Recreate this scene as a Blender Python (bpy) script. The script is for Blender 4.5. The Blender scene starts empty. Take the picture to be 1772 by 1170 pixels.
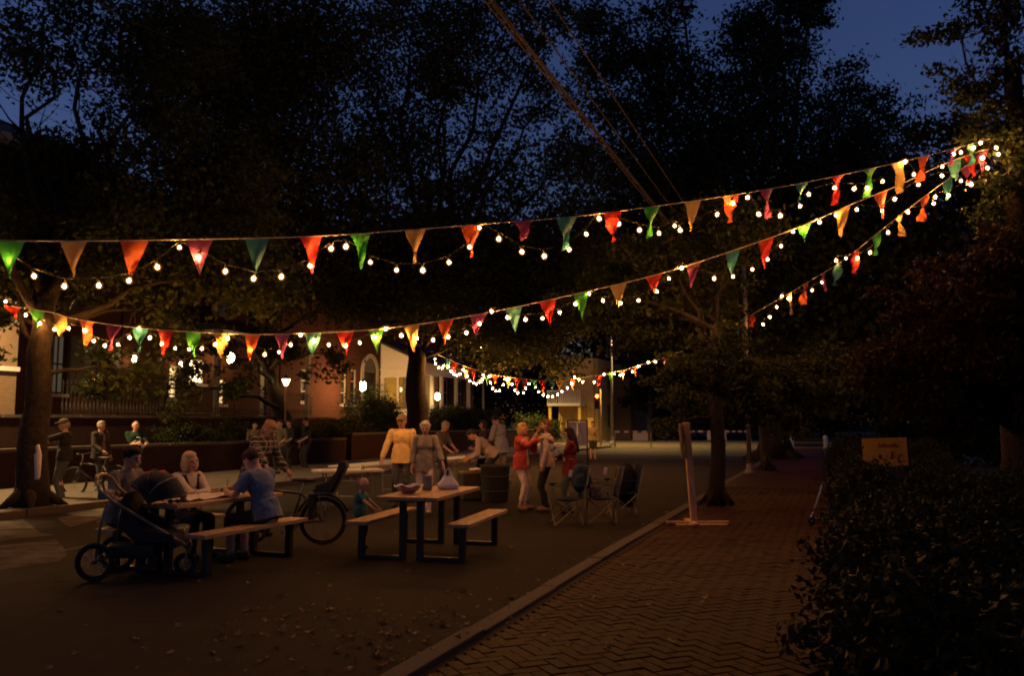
import bpy, bmesh, math, random
import numpy as np
from mathutils import Vector, Matrix, Euler
random.seed(7); rng = np.random.default_rng(7)
sc = bpy.context.scene
COL = sc.collection
V = Vector
R = math.radians

# ------------------------------------------------------------------ camera
CAMH = 1.65; F = 1500.0; PITCH = math.atan(145/1500); YAW = R(20.05)
cam = bpy.data.cameras.new('camera'); camo = bpy.data.objects.new('camera', cam); COL.objects.link(camo)
cam.sensor_width = 36; cam.lens = F/1772*36; cam.clip_end = 2000; cam.clip_start = .05
camo.location = (0, 0, CAMH); camo.rotation_euler = (math.pi/2+PITCH, 0, 0)
sc.camera = camo
# ------------------------------------------------------------------ dusk sky
w = bpy.data.worlds.new('World'); sc.world = w; w.use_nodes = True
nt = w.node_tree; bg = nt.nodes['Background']
sky = nt.nodes.new('ShaderNodeTexSky'); sky.sky_type = 'NISHITA'; sky.sun_disc = False
sky.sun_elevation = R(0.9); sky.sun_rotation = R(270); sky.ozone_density = 3.2; sky.dust_density = .3; sky.altitude = 50
tint = nt.nodes.new('ShaderNodeMixRGB'); tint.blend_type = 'MULTIPLY'; tint.inputs[0].default_value = 1; tint.inputs[2].default_value = (1.55, 1.12, 1.5, 1)   # the camera's tungsten white balance
nt.links.new(sky.outputs[0], tint.inputs[1]); nt.links.new(tint.outputs[0], bg.inputs[0]); bg.inputs[1].default_value = 0.15
# last trace of the set sun: almost nothing
sl = bpy.data.lights.new('sun', 'SUN'); sl.energy = 0.004; sl.angle = R(12); sl.color = (1, .8, .65)
so = bpy.data.objects.new('sun', sl); COL.objects.link(so); so.rotation_euler = (R(85), 0, R(-90))
sc.view_settings.view_transform = 'Standard'; sc.view_settings.look = 'None'
sc.view_settings.exposure = 0.0; sc.view_settings.gamma = 1; sc.view_settings.use_curve_mapping = False
sc.render.engine = 'CYCLES'
sc.cycles.use_denoising = True
sc.cycles.max_bounces = 5; sc.cycles.diffuse_bounces = 3; sc.cycles.glossy_bounces = 2; sc.cycles.transmission_bounces = 3
sc.cycles.transparent_max_bounces = 6; sc.cycles.sample_clamp_indirect = 2.0
sc.cycles.caustics_reflective = False; sc.cycles.caustics_refractive = False
sc.cycles.filter_width = 1.9
sc.cycles.use_light_tree = True

# ------------------------------------------------------------------ pixel -> place
def ray(u, v):
    x = (u-886)/F; y = (585-v)/F
    c, s = math.cos(PITCH), math.sin(PITCH)
    return V((x, c - y*s, s + y*c))
def G(u, v, z=0.0):            # where the ray through a pixel meets the level z
    d = ray(u, v); t = (z-CAMH)/d.z
    return V((d.x*t, d.y*t, z))
def D(u, v, Y):                # the point on the ray at forward distance Y
    d = ray(u, v); t = Y/d.y
    return V((d.x*t, Y, CAMH+d.z*t))
def onplane(u, v, A, B):       # the ray against the upright plane through A and B
    d = ray(u, v); n = V((B.y-A.y, A.x-B.x, 0)); t = n.dot(A-V((0, 0, CAMH)))/n.dot(d)
    return V((0, 0, CAMH))+d*t
cY, sY = math.cos(YAW), math.sin(YAW)
def S(x, y, z=0.0):            # street coordinates: y along the street, x across it to the right
    return V((x*cY+y*sY, -x*sY+y*cY, z))
def FA(u, v, xs=-22.0):        # pixel on a facade plane x = xs -> (y along street, z)
    d = ray(u, v); k = d.x*cY - d.y*sY; t = xs/k
    return (d.x*t*sY + d.y*t*cY, CAMH + d.z*t)

# ------------------------------------------------------------------ materials
def mat(name, col, rough=.7, var=.15, scale=20, bump=.0, col2=None, metal=0, spec=.4, detail=5, bscale=None, coat=0, stretch=None):
    m = bpy.data.materials.new(name); m.use_nodes = True; n = m.node_tree; b = n.nodes['Principled BSDF']
    b.inputs['Roughness'].default_value = rough; b.inputs['Metallic'].default_value = metal
    b.inputs['Specular IOR Level'].default_value = spec
    if coat: b.inputs['Coat Weight'].default_value = coat
    c = V(col[:3])
    if var > 0 or col2:
        tc = n.nodes.new('ShaderNodeTexCoord'); no = n.nodes.new('ShaderNodeTexNoise'); no.inputs['Scale'].default_value = scale
        no.inputs['Detail'].default_value = detail
        rp = n.nodes.new('ShaderNodeValToRGB'); rp.color_ramp.elements[0].position = .32; rp.color_ramp.elements[1].position = .68
        lo = col2 if col2 else c*(1-var); hi = c if col2 else c*(1+var)
        rp.color_ramp.elements[0].color = (*lo, 1); rp.color_ramp.elements[1].color = (*hi, 1)
        vec = tc.outputs['Object']
        if stretch: mp = n.nodes.new('ShaderNodeMapping'); mp.inputs['Scale'].default_value = stretch; n.links.new(vec, mp.inputs[0]); vec = mp.outputs[0]
        n.links.new(vec, no.inputs['Vector']); n.links.new(no.outputs['Fac'], rp.inputs['Fac']); n.links.new(rp.outputs['Color'], b.inputs['Base Color'])
        if bump:
            bp = n.nodes.new('ShaderNodeBump'); bp.inputs['Strength'].default_value = bump; bp.inputs['Distance'].default_value = .02
            src = no
            if bscale:
                src = n.nodes.new('ShaderNodeTexNoise'); src.inputs['Scale'].default_value = bscale; src.inputs['Detail'].default_value = 4
                n.links.new(tc.outputs['Object'], src.inputs['Vector'])
            n.links.new(src.outputs['Fac'], bp.inputs['Height']); n.links.new(bp.outputs['Normal'], b.inputs['Normal'])
    else:
        b.inputs['Base Color'].default_value = (*c, 1)
    return m
def emit(name, col, s):
    m = bpy.data.materials.new(name); m.use_nodes = True; n = m.node_tree
    n.nodes.remove(n.nodes['Principled BSDF']); e = n.nodes.new('ShaderNodeEmission')
    e.inputs[0].default_value = (*col, 1); e.inputs[1].default_value = s
    n.links.new(e.outputs[0], n.nodes['Material Output'].inputs[0]); return m
def brickmat(name, c1, c2, mortar, sx=1.0, bump=.5, rough=.85, axis='YZ'):
    m = bpy.data.materials.new(name); m.use_nodes = True; n = m.node_tree; b = n.nodes['Principled BSDF']; b.inputs['Roughness'].default_value = rough; b.inputs['Specular IOR Level'].default_value = .08
    tc = n.nodes.new('ShaderNodeTexCoord'); sp = n.nodes.new('ShaderNodeSeparateXYZ'); cb = n.nodes.new('ShaderNodeCombineXYZ')
    ad = n.nodes.new('ShaderNodeMath'); ad.operation = 'ADD'
    n.links.new(tc.outputs['Object'], sp.inputs[0]); n.links.new(sp.outputs['X'], ad.inputs[0]); n.links.new(sp.outputs['Y'], ad.inputs[1])
    n.links.new(ad.outputs[0], cb.inputs['X']); n.links.new(sp.outputs['Z'], cb.inputs['Y'])
    br = n.nodes.new('ShaderNodeTexBrick'); br.inputs['Scale'].default_value = 1.0
    br.inputs['Brick Width'].default_value = .21*sx; br.inputs['Row Height'].default_value = .075*sx; br.inputs['Mortar Size'].default_value = .008
    br.inputs['Color1'].default_value = (*c1, 1); br.inputs['Color2'].default_value = (*c2, 1); br.inputs['Mortar'].default_value = (*mortar, 1)
    n.links.new(cb.outputs[0], br.inputs['Vector']); n.links.new(br.outputs['Color'], b.inputs['Base Color'])
    bp = n.nodes.new('ShaderNodeBump'); bp.inputs['Strength'].default_value = bump; bp.inputs['Distance'].default_value = .01; bp.invert = True
    n.links.new(br.outputs['Fac'], bp.inputs['Height']); n.links.new(bp.outputs['Normal'], b.inputs['Normal']); return m
def plaid(name, base, stripe, dark, scale=14):
    m = bpy.data.materials.new(name); m.use_nodes = True; n = m.node_tree; b = n.nodes['Principled BSDF']; b.inputs['Roughness'].default_value = .9
    tc = n.nodes.new('ShaderNodeTexCoord'); sp = n.nodes.new('ShaderNodeSeparateXYZ'); n.links.new(tc.outputs['Object'], sp.inputs[0])
    def band(out, off, thr):
        a = n.nodes.new('ShaderNodeMath'); a.operation = 'MULTIPLY_ADD'; a.inputs[1].default_value = scale; a.inputs[2].default_value = off; n.links.new(out, a.inputs[0])
        f = n.nodes.new('ShaderNodeMath'); f.operation = 'FRACT'; n.links.new(a.outputs[0], f.inputs[0])
        g = n.nodes.new('ShaderNodeMath'); g.operation = 'LESS_THAN'; g.inputs[1].default_value = thr; n.links.new(f.outputs[0], g.inputs[0]); return g.outputs[0]
    xy = n.nodes.new('ShaderNodeMath'); xy.operation = 'ADD'; n.links.new(sp.outputs['X'], xy.inputs[0]); n.links.new(sp.outputs['Y'], xy.inputs[1])
    prev = None; col = base
    cur = n.nodes.new('ShaderNodeRGB'); cur.outputs[0].default_value = (*base, 1); cur = cur.outputs[0]
    for out, off, thr, c, fac in ((xy.outputs[0], 0, .45, dark, .6), (sp.outputs['Z'], 0, .45, dark, .6), (xy.outputs[0], .3, .14, stripe, .8), (sp.outputs['Z'], .3, .14, stripe, .8)):
        g = band(out, off, thr); ml = n.nodes.new('ShaderNodeMath'); ml.operation = 'MULTIPLY'; ml.inputs[1].default_value = fac; n.links.new(g, ml.inputs[0])
        mx = n.nodes.new('ShaderNodeMixRGB'); n.links.new(ml.outputs[0], mx.inputs[0]); n.links.new(cur, mx.inputs[1]); mx.inputs[2].default_value = (*c, 1); cur = mx.outputs[0]
    n.links.new(cur, b.inputs['Base Color']); return m
def leafmat(name, c1, c2, trans=.35, rough=.55):
    m = bpy.data.materials.new(name); m.use_nodes = True; n = m.node_tree; b = n.nodes['Principled BSDF']; b.inputs['Roughness'].default_value = rough
    b.inputs['Specular IOR Level'].default_value = .1
    ge = n.nodes.new('ShaderNodeNewGeometry'); rp = n.nodes.new('ShaderNodeValToRGB')
    rp.color_ramp.elements[0].color = (*c1, 1); rp.color_ramp.elements[1].color = (*c2, 1)
    n.links.new(ge.outputs['Random Per Island'], rp.inputs[0]); n.links.new(rp.outputs[0], b.inputs['Base Color'])
    t = n.nodes.new('ShaderNodeBsdfTranslucent'); n.links.new(rp.outputs[0], t.inputs[0]); mx = n.nodes.new('ShaderNodeMixShader'); mx.inputs[0].default_value = trans
    n.links.new(b.outputs[0], mx.inputs[1]); n.links.new(t.outputs[0], mx.inputs[2]); n.links.new(mx.outputs[0], n.nodes['Material Output'].inputs[0]); return m
def flagmat(name, c):
    m = bpy.data.materials.new(name); m.use_nodes = True; n = m.node_tree; b = n.nodes['Principled BSDF']; b.inputs['Roughness'].default_value = .6
    tc = n.nodes.new('ShaderNodeTexCoord'); no = n.nodes.new('ShaderNodeTexNoise'); no.inputs['Scale'].default_value = 14; n.links.new(tc.outputs['Object'], no.inputs['Vector'])
    rp = n.nodes.new('ShaderNodeValToRGB'); rp.color_ramp.elements[0].color = (*[x*.7 for x in c], 1); rp.color_ramp.elements[1].color = (*[min(1, x*1.2) for x in c], 1)
    n.links.new(no.outputs['Fac'], rp.inputs[0]); n.links.new(rp.outputs[0], b.inputs['Base Color'])
    bp = n.nodes.new('ShaderNodeBump'); bp.inputs['Strength'].default_value = .35; n.links.new(no.outputs['Fac'], bp.inputs['Height']); n.links.new(bp.outputs[0], b.inputs['Normal'])
    t = n.nodes.new('ShaderNodeBsdfTranslucent'); n.links.new(rp.outputs[0], t.inputs[0]); mx = n.nodes.new('ShaderNodeMixShader'); mx.inputs[0].default_value = .33
    n.links.new(b.outputs[0], mx.inputs[1]); n.links.new(t.outputs[0], mx.inputs[2]); n.links.new(mx.outputs[0], n.nodes['Material Output'].inputs[0]); return m
M = {}
M['asphalt'] = mat('asphalt', (.038, .033, .028), .8, .35, 6, .25, bscale=120)
def road_mat():
    m = mat('asphalt', (.0145, .0108, .0083), .85, .35, 6, .25, bscale=120, spec=.15); n = m.node_tree; b = n.nodes['Principled BSDF']; rp = [x for x in n.nodes if x.type == 'VALTORGB'][0]; tc = [x for x in n.nodes if x.type == 'TEX_COORD'][0]
    big = n.nodes.new('ShaderNodeTexNoise'); big.inputs['Scale'].default_value = .55; big.inputs['Detail'].default_value = 3; n.links.new(tc.outputs['Object'], big.inputs['Vector'])
    r2 = n.nodes.new('ShaderNodeValToRGB'); r2.color_ramp.elements[0].position = .38; r2.color_ramp.elements[1].position = .6; r2.color_ramp.elements[0].color = (.62, .62, .62, 1); r2.color_ramp.elements[1].color = (1.15, 1.12, 1.1, 1); n.links.new(big.outputs['Fac'], r2.inputs[0])
    wn = n.nodes.new('ShaderNodeTexNoise'); wn.inputs['Scale'].default_value = 1.5; n.links.new(tc.outputs['Object'], wn.inputs['Vector']); ad = n.nodes.new('ShaderNodeMixRGB'); ad.inputs[0].default_value = .25; n.links.new(tc.outputs['Object'], ad.inputs[1]); n.links.new(wn.outputs['Color'], ad.inputs[2])
    vo = n.nodes.new('ShaderNodeTexVoronoi'); vo.feature = 'DISTANCE_TO_EDGE'; vo.inputs['Scale'].default_value = .55; n.links.new(ad.outputs[0], vo.inputs['Vector'])
    r3 = n.nodes.new('ShaderNodeValToRGB'); r3.color_ramp.elements[0].position = .004; r3.color_ramp.elements[1].position = .016; r3.color_ramp.elements[0].color = (.35, .35, .35, 1); r3.color_ramp.elements[1].color = (1, 1, 1, 1); n.links.new(vo.outputs['Distance'], r3.inputs[0])
    prev = rp.outputs[0]
    for r_ in (r2, r3):
        mx = n.nodes.new('ShaderNodeMixRGB'); mx.blend_type = 'MULTIPLY'; mx.inputs[0].default_value = 1; n.links.new(prev, mx.inputs[1]); n.links.new(r_.outputs[0], mx.inputs[2]); prev = mx.outputs[0]
    n.links.new(prev, b.inputs['Base Color']); return m
M['asphalt'] = road_mat(); M['wornline_lightpool'] = mat('wornline_lightpool', (.07, .058, .042), .85, .6, 3, spec=.1)  # last tone serves the worn line and the painted streetlight patches
M['brickpave'] = mat('brickpave', (.26, .105, .06), .5, .0, 8, 0)
M['joint'] = mat('joint', (.018, .0065, .0042), .95, .3, 30)
M['concrete'] = mat('concrete', (.085, .066, .047), .85, .25, 4, .2, bscale=60)
M['granite'] = mat('granite', (.07, .049, .035), .8, .3, 40, .2)
M['soil'] = mat('soil', (.05, .04, .03), 1, .4, 5, .4)
M['lawn'] = mat('lawn', (.03, .042, .017), .9, .4, 12, .5, bscale=80)
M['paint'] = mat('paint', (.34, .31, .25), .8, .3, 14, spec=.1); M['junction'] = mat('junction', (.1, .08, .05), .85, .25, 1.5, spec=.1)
M['bark'] = mat('bark', (.02, .0135, .0095), .95, .5, 9, 1.0, bscale=26)
M['wood'] = mat('wood', (.4, .25, .13), .6, .4, 9, .15, stretch=(9, .5, 9))
M['woodpost'] = mat('woodpost', (.55, .31, .13), .7, .35, 9, .15, stretch=(9, 9, .6))
M['darkmetal'] = mat('darkmetal', (.025, .025, .028), .45, .2, 30, metal=.2)
M['black'] = mat('black', (.018, .018, .018), .6, .2, 30)
M['rubber'] = mat('rubber', (.02, .02, .02), .8, .2, 30)
M['chrome'] = mat('chrome', (.55, .52, .47), .25, .1, 30, metal=1)
M['galv'] = mat('galv', (.25, .22, .18), .5, .2, 12, metal=.5)
M['champagne'] = mat('champagne', (.3, .24, .15), .4, .1, 12, metal=.6)
M['white'] = mat('white', (.72, .68, .6), .6, .06, 9)
M['plasticwhite'] = mat('plasticwhite', (.72, .7, .66), .45, .08, 12, .2)
M['tabletop'] = mat('tabletop', (.5, .47, .42), .55, .1, 10)
M['navy'] = mat('navy', (.012, .02, .045), .85, .25, 30, .1)
M['charcoal'] = mat('charcoal', (.03, .028, .027), .9, .3, 30, .1)
M['redfab'] = mat('redfab', (.4, .02, .02), .8, .2, 30, .1)
M['yellow'] = mat('yellow', (.5, .25, .03), .6, .1, 8)
M['darkred'] = mat('darkred', (.25, .02, .02), .7, .1, 8)
M['slate'] = mat('slate', (.035, .034, .036), .8, .3, 6)
M['glass'] = mat('glass', (.012, .013, .016), .08, 0, spec=.6)
M['trim'] = mat('trim', (.3, .27, .22), .6, .08, 8)
M['shutter'] = mat('shutter', (.02, .02, .018), .6, .2, 12)
M['foil'] = mat('foil', (.6, .58, .55), .3, .1, 40, .6, metal=.9)
M['paper'] = mat('paper', (.66, .6, .55), .8, .08, 20, .3)
M['cable'] = mat('cable', (.045, .028, .018), .7, .2, 10)
M['wire'] = mat('wire', (.02, .025, .02), .6, 0)
M['rope'] = mat('rope', (.55, .48, .4), .8, .1, 60)
M['brick_red'] = brickmat('brick_red', (.07, .021, .011), (.05, .016, .009), (.05, .036, .025))
M['brick_tan'] = brickmat('brick_tan', (.24, .15, .085), (.2, .13, .075), (.22, .18, .14))
M['brick_dark'] = brickmat('brick_dark', (.04, .016, .0115), (.03, .013, .0095), (.036, .029, .022))
M['yellowwall'] = mat('yellowwall', (.72, .48, .13), .8, .08, 2)
M['leaf_a'] = leafmat('leaf_a', (0.0279, 0.0372, 0.0112), (0.0620, 0.0744, 0.0217))
M['leaf_b'] = leafmat('leaf_b', (0.0310, 0.0341, 0.0112), (0.0682, 0.0682, 0.0186))
M['leaf_dark'] = leafmat('leaf_dark', (0.0186, 0.0260, 0.0112), (0.0372, 0.0496, 0.0186))
M['leaf_red'] = leafmat('leaf_red', (.016, .008, .0045), (.034, .016, .0075))
M['needle'] = leafmat('needle', (0.0186, 0.0310, 0.0155), (0.0310, 0.0465, 0.0186), .15)
M['hedge'] = leafmat('hedge', (0.0124, 0.0161, 0.0068), (0.0279, 0.0341, 0.0124), .25)
M['litter'] = leafmat('litter', (.16, .08, .025), (.38, .24, .08), .1)
for i_, s_ in enumerate((560, 1000, 800, 1100)): M['bulb%d' % i_] = emit('bulb_glow%d' % i_, (1, .38, .075), s_)
def glowshell(name, col, s):
    m = emit(name, col, s); n = m.node_tree; tr_ = n.nodes.new('ShaderNodeBsdfTransparent'); ad = n.nodes.new('ShaderNodeAddShader'); e = [x for x in n.nodes if x.type == 'EMISSION'][0]
    n.links.new(tr_.outputs[0], ad.inputs[0]); n.links.new(e.outputs[0], ad.inputs[1]); n.links.new(ad.outputs[0], n.nodes['Material Output'].inputs[0]); m.cycles.emission_sampling = 'NONE'; return m
M['bulbglass'] = glowshell('bulb_glass', (1, .4, .09), .12); M['halo_in'] = glowshell('bulb_halo_inner', (1, .42, .1), .55)  # lens halo of the bulbs, put into faintly glowing shells
M['lantern'] = emit('lantern_glow', (1, .58, .22), 60)
M['lampwarm'] = emit('lampwarm', (1, .66, .28), 40)
M['doorlamp'] = emit('doorlamp', (1, .54, .2), 560)
M['postlamp'] = emit('postlamp', (1, .6, .22), 14)
M['litwin'] = emit('litwin', (1, .62, .25), 1.6)
M['litwin_hot'] = emit('litwin_hot', (1, .66, .3), 7)
M['blind_glow'] = emit('blind_glow', (1, .78, .5), .06)  # streetlight on the drawn blind, put in as a faint glow
M['redlamp'] = emit('redlamp', (1, .012, .002), 260)
M['sodium'] = emit('sodium', (1, .6, .2), 120)
M['halide'] = emit('halide', (1, .86, .56), 60)
M['pinlight'] = emit('pinlight', (.9, .95, 1), 12)
FL = {'green': (.04, .3, .04), 'tan': (.5, .34, .13), 'orange': (.52, .1, .025), 'purple': (.17, .03, .12), 'teal': (.035, .2, .23), 'red': (.5, .025, .016)}
for k, c in FL.items(): M['flag_'+k] = flagmat('flag_'+k, c)
BRK = []
for i, (a, b_) in enumerate((((.036, .0092, .005), .66), ((.031, .0078, .0044), .64), ((.042, .011, .006), .66), ((.026, .0066, .004), .64))):
    BRK.append(mat('brickpave%d' % i, a, b_, .3, 14, .3, bscale=50, spec=.09))

# ------------------------------------------------------------------ mesh helpers
class MB:
    def __init__(s): s.v = []; s.f = []
    def add(s, vs, fs, Mx=None):
        o = len(s.v)
        s.v += [tuple(Mx @ V(p)) if Mx else tuple(p) for p in vs]; s.f += [tuple(i+o for i in f) for f in fs]; return s
    def box(s, c, d, rot=None, bev=0):
        x, y, z = (k/2 for k in d); Mx = Matrix.Translation(V(c)) @ (rot.to_4x4() if rot else Matrix())
        if bev <= 0:
            vs = [(-x, -y, -z), (x, -y, -z), (x, y, -z), (-x, y, -z), (-x, -y, z), (x, -y, z), (x, y, z), (-x, y, z)]
            fs = [(0, 3, 2, 1), (4, 5, 6, 7), (0, 1, 5, 4), (1, 2, 6, 5), (2, 3, 7, 6), (3, 0, 4, 7)]
            return s.add(vs, fs, Mx)
        bm = bmesh.new(); bmesh.ops.create_cube(bm, size=1)
        for q in bm.verts: q.co = V((q.co.x*2*x, q.co.y*2*y, q.co.z*2*z))
        bmesh.ops.bevel(bm, geom=bm.edges[:], offset=bev, segments=2, affect='EDGES', profile=.6)
        bm.verts.index_update(); s.add([q.co[:] for q in bm.verts], [[q.index for q in f.verts] for f in bm.faces], Mx); bm.free(); return s
    def tube(s, pts, r, n=8, closed=False):
        pts = [V(p) for p in pts]; N = len(pts); rs = r if isinstance(r, (list, tuple)) else [r]*N
        o = len(s.v); ref = None
        for i, p in enumerate(pts):
            a = pts[(i-1) % N] if closed else pts[max(i-1, 0)]; b = pts[(i+1) % N] if closed else pts[min(i+1, N-1)]
            t = (b-a).normalized() if (b-a).length > 1e-9 else V((0, 0, 1))
            if ref is None: ref = t.orthogonal().normalized()
            ref = ref - t*ref.dot(t)
            ref = ref.normalized() if ref.length > 1e-6 else t.orthogonal().normalized()
            q = t.cross(ref)
            for k in range(n):
                a_ = 2*math.pi*k/n; s.v.append(tuple(p+(ref*math.cos(a_)+q*math.sin(a_))*rs[i]))
        for i in range(N if closed else N-1):
            j = (i+1) % N
            for k in range(n):
                s.f.append((o+i*n+k, o+i*n+(k+1) % n, o+j*n+(k+1) % n, o+j*n+k))
        if not closed: s.f += [tuple(o+k for k in reversed(range(n))), tuple(o+(N-1)*n+k for k in range(n))]
        return s
    def cyl(s, a, b, r1, r2=None, n=12): return s.tube([a, b], [r1, r1 if r2 is None else r2], n)
    def ell(s, c, r, rot=None, nu=14, nv=9):
        c = V(c); Mx = Matrix.Translation(c) @ (rot.to_4x4() if rot else Matrix()); vs = [(0, 0, -r[2])]; fs = []
        for j in range(1, nv):
            t = math.pi*j/nv - math.pi/2
            for i in range(nu):
                a = 2*math.pi*i/nu; vs.append((r[0]*math.cos(t)*math.cos(a), r[1]*math.cos(t)*math.sin(a), r[2]*math.sin(t)))
        vs.append((0, 0, r[2])); T = len(vs)-1
        for i in range(nu):
            j = (i+1) % nu; fs.append((0, 1+j, 1+i)); fs.append((T, T-nu+i, T-nu+j))
            for q in range(nv-2): fs.append((1+q*nu+i, 1+q*nu+j, 1+(q+1)*nu+j, 1+(q+1)*nu+i))
        return s.add(vs, fs, Mx)
    def lathe(s, c, prof, n=18):       # prof: (r, z)
        o = len(s.v); c = V(c)
        for r, z in prof:
            for k in range(n): a = 2*math.pi*k/n; s.v.append((c.x+r*math.cos(a), c.y+r*math.sin(a), c.z+z))
        for i in range(len(prof)-1):
            for k in range(n): s.f.append((o+i*n+k, o+i*n+(k+1) % n, o+(i+1)*n+(k+1) % n, o+(i+1)*n+k))
        s.f.append(tuple(o+k for k in reversed(range(n)))); s.f.append(tuple(o+(len(prof)-1)*n+k for k in range(n))); return s
    def prism(s, outline, axis, t, off=0):    # outline (a,b) pairs extruded along axis by t, centred on off
        def pt(a, b, h): return {'x': (h, a, b), 'y': (a, h, b), 'z': (a, b, h)}[axis]
        n = len(outline); vs = [pt(a, b, off-t/2) for a, b in outline]+[pt(a, b, off+t/2) for a, b in outline]
        fs = [tuple(reversed(range(n))), tuple(range(n, 2*n))]+[(i, (i+1) % n, n+(i+1) % n, n+i) for i in range(n)]
        return s.add(vs, fs)
    def mesh(s, name, m, smooth=False):
        me = bpy.data.meshes.new(name); me.from_pydata(s.v, [], s.f); me.materials.append(M[m] if isinstance(m, str) else m)
        if smooth:
            me.polygons.foreach_set('use_smooth', [True]*len(me.polygons)); 
        me.update(); return me
    def build(s, name, m, parent=None, smooth=False, **kw):
        o = bpy.data.objects.new(name, s.mesh(name, m, smooth)); COL.objects.link(o); o.parent = parent
        for k, x in kw.items(): o[k] = x
        return o
def recalc(me):
    bm = bmesh.new(); bm.from_mesh(me); bmesh.ops.recalc_face_normals(bm, faces=bm.faces[:]); bm.to_mesh(me); bm.free()
def thing(name, label, cat, loc=(0, 0, 0), rz=0, group=None):
    o = bpy.data.objects.new(name, None); o.empty_display_size = .1; COL.objects.link(o); o.location = loc; o.rotation_euler = (0, 0, rz)
    o['label'] = label; o['category'] = cat
    if group: o['group'] = group
    return o
def tag(o, label, cat, group=None):
    o['label'] = label; o['category'] = cat
    if group: o['group'] = group
    return o
def copy_tree(o, parent=None, **kw):
    c = o.copy(); COL.objects.link(c); c.parent = parent
    for ch in list(o.children): copy_tree(ch, c)
    for k, x in kw.items(): c[k] = x
    return c
def struct(o): o['kind'] = 'structure'; return o
def rough_poly(cx, cy, rx, ry, n, j):
    return [(cx+rx*math.cos(2*math.pi*i/n)*(1+random.uniform(-j, j)), cy+ry*math.sin(2*math.pi*i/n)*(1+random.uniform(-j, j))) for i in range(n)]

# ================================================================== THE SETTING
def st(o): o.rotation_euler.z = -YAW; return o
def sheet(name, m, x0, x1, y0, y1, z, nx=1, ny=1):
    mb = MB()
    for i in range(nx+1):
        for j in range(ny+1): mb.v.append((x0+(x1-x0)*i/nx, y0+(y1-y0)*j/ny, z))
    for i in range(nx):
        for j in range(ny): a = i*(ny+1)+j; mb.f.append((a, a+ny+1, a+ny+2, a+1))
    return struct(st(mb.build(name, m)))
KR, KL, WALL1, WALL2, FAC = -2.6, -13.2, -18.0, -20.0, -22.0
sheet('ground', 'soil', -600, 600, -100, 1000, -.03)
road = sheet('road', 'asphalt', KL, KR, -20, 300, 0)
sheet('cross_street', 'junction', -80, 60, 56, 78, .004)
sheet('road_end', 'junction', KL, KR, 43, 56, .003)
SW = .112
sideR = sheet('sidewalk', 'joint', KR+.16, 1.1, -5, 54, SW-.022)
sheet('sidewalk_far_left', 'concrete', WALL1, KL-.16, -10, 54, SW)
sheet('lawn', 'lawn', 1.1, 60, -10, 53, .13)
# worn painted line, and pale patches painting the streetlight pools
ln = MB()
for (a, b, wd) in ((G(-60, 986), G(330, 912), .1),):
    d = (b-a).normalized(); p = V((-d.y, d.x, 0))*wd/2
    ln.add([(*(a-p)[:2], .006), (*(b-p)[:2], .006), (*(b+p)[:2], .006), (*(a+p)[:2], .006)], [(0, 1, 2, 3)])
for poly in ([(-60, 912), (40, 899), (70, 922), (95, 926), (-60, 944)], [(-60, 952), (98, 934), (118, 958), (104, 972), (-60, 996)], [(98, 897), (178, 879), (196, 892), (120, 913)]):  # outlines of the lamplight pools, laid on as pale colour
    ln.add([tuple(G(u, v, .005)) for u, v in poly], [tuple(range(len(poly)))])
struct(ln.build('road_line_lightpool', 'wornline_lightpool'))
cw = MB()
for yy in (57.5, 66.5):
    cw.add([(-40, yy, .0085), (-3, yy, .0085), (-3, yy+.15, .0085), (-40, yy+.15, .0085)], [(0, 1, 2, 3)])
for xx in (-24, -20.5, -17.2):
    cw.add([(xx, 59, .0085), (xx+.15, 59, .0085), (xx+1.3, 65.5, .0085), (xx+1.15, 65.5, .0085)], [(0, 1, 2, 3)])
struct(st(cw.build('crossing_marking', 'paint')))
dg = MB()
for (a, b, wd) in ((G(1042, 764, .0085), G(1094, 750, .0085), .28), (G(1028, 755, .0085), G(1050, 751, .0085), .28), (G(1070, 768, .0085), G(1195, 767, .0085), .2)):
    d = (b-a).normalized(); q = V((-d.y, d.x, 0))*wd/2
    dg.add([tuple(a-q), tuple(b-q), tuple(b+q), tuple(a+q)], [(0, 1, 2, 3)])
struct(dg.build('junction_marking', 'paint'))
# kerbs: granite stones laid end to end
def kerb(name, x, side):
    root = struct(bpy.data.objects.new(name, None)); COL.objects.link(root); root.rotation_euler.z = -YAW
    mb = MB(); L = 1.8; mb.box((0, 0, .02), (.16, L-.012, .21), bev=.012); me = mb.mesh('kerb_stone', 'granite'); recalc(me)
    y = -2
    while y < 54:
        o = bpy.data.objects.new('kerb_stone', me); COL.objects.link(o); o.parent = root
        o.location = (x+random.uniform(-.008, .008), y, random.uniform(-.006, .006)); o.rotation_euler = (random.uniform(-.002, .002), 0, random.uniform(-.004, .004)); y += L
kerb('kerb_right', KR+.08, 1); kerb('kerb_left', KL-.08, -1)
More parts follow.
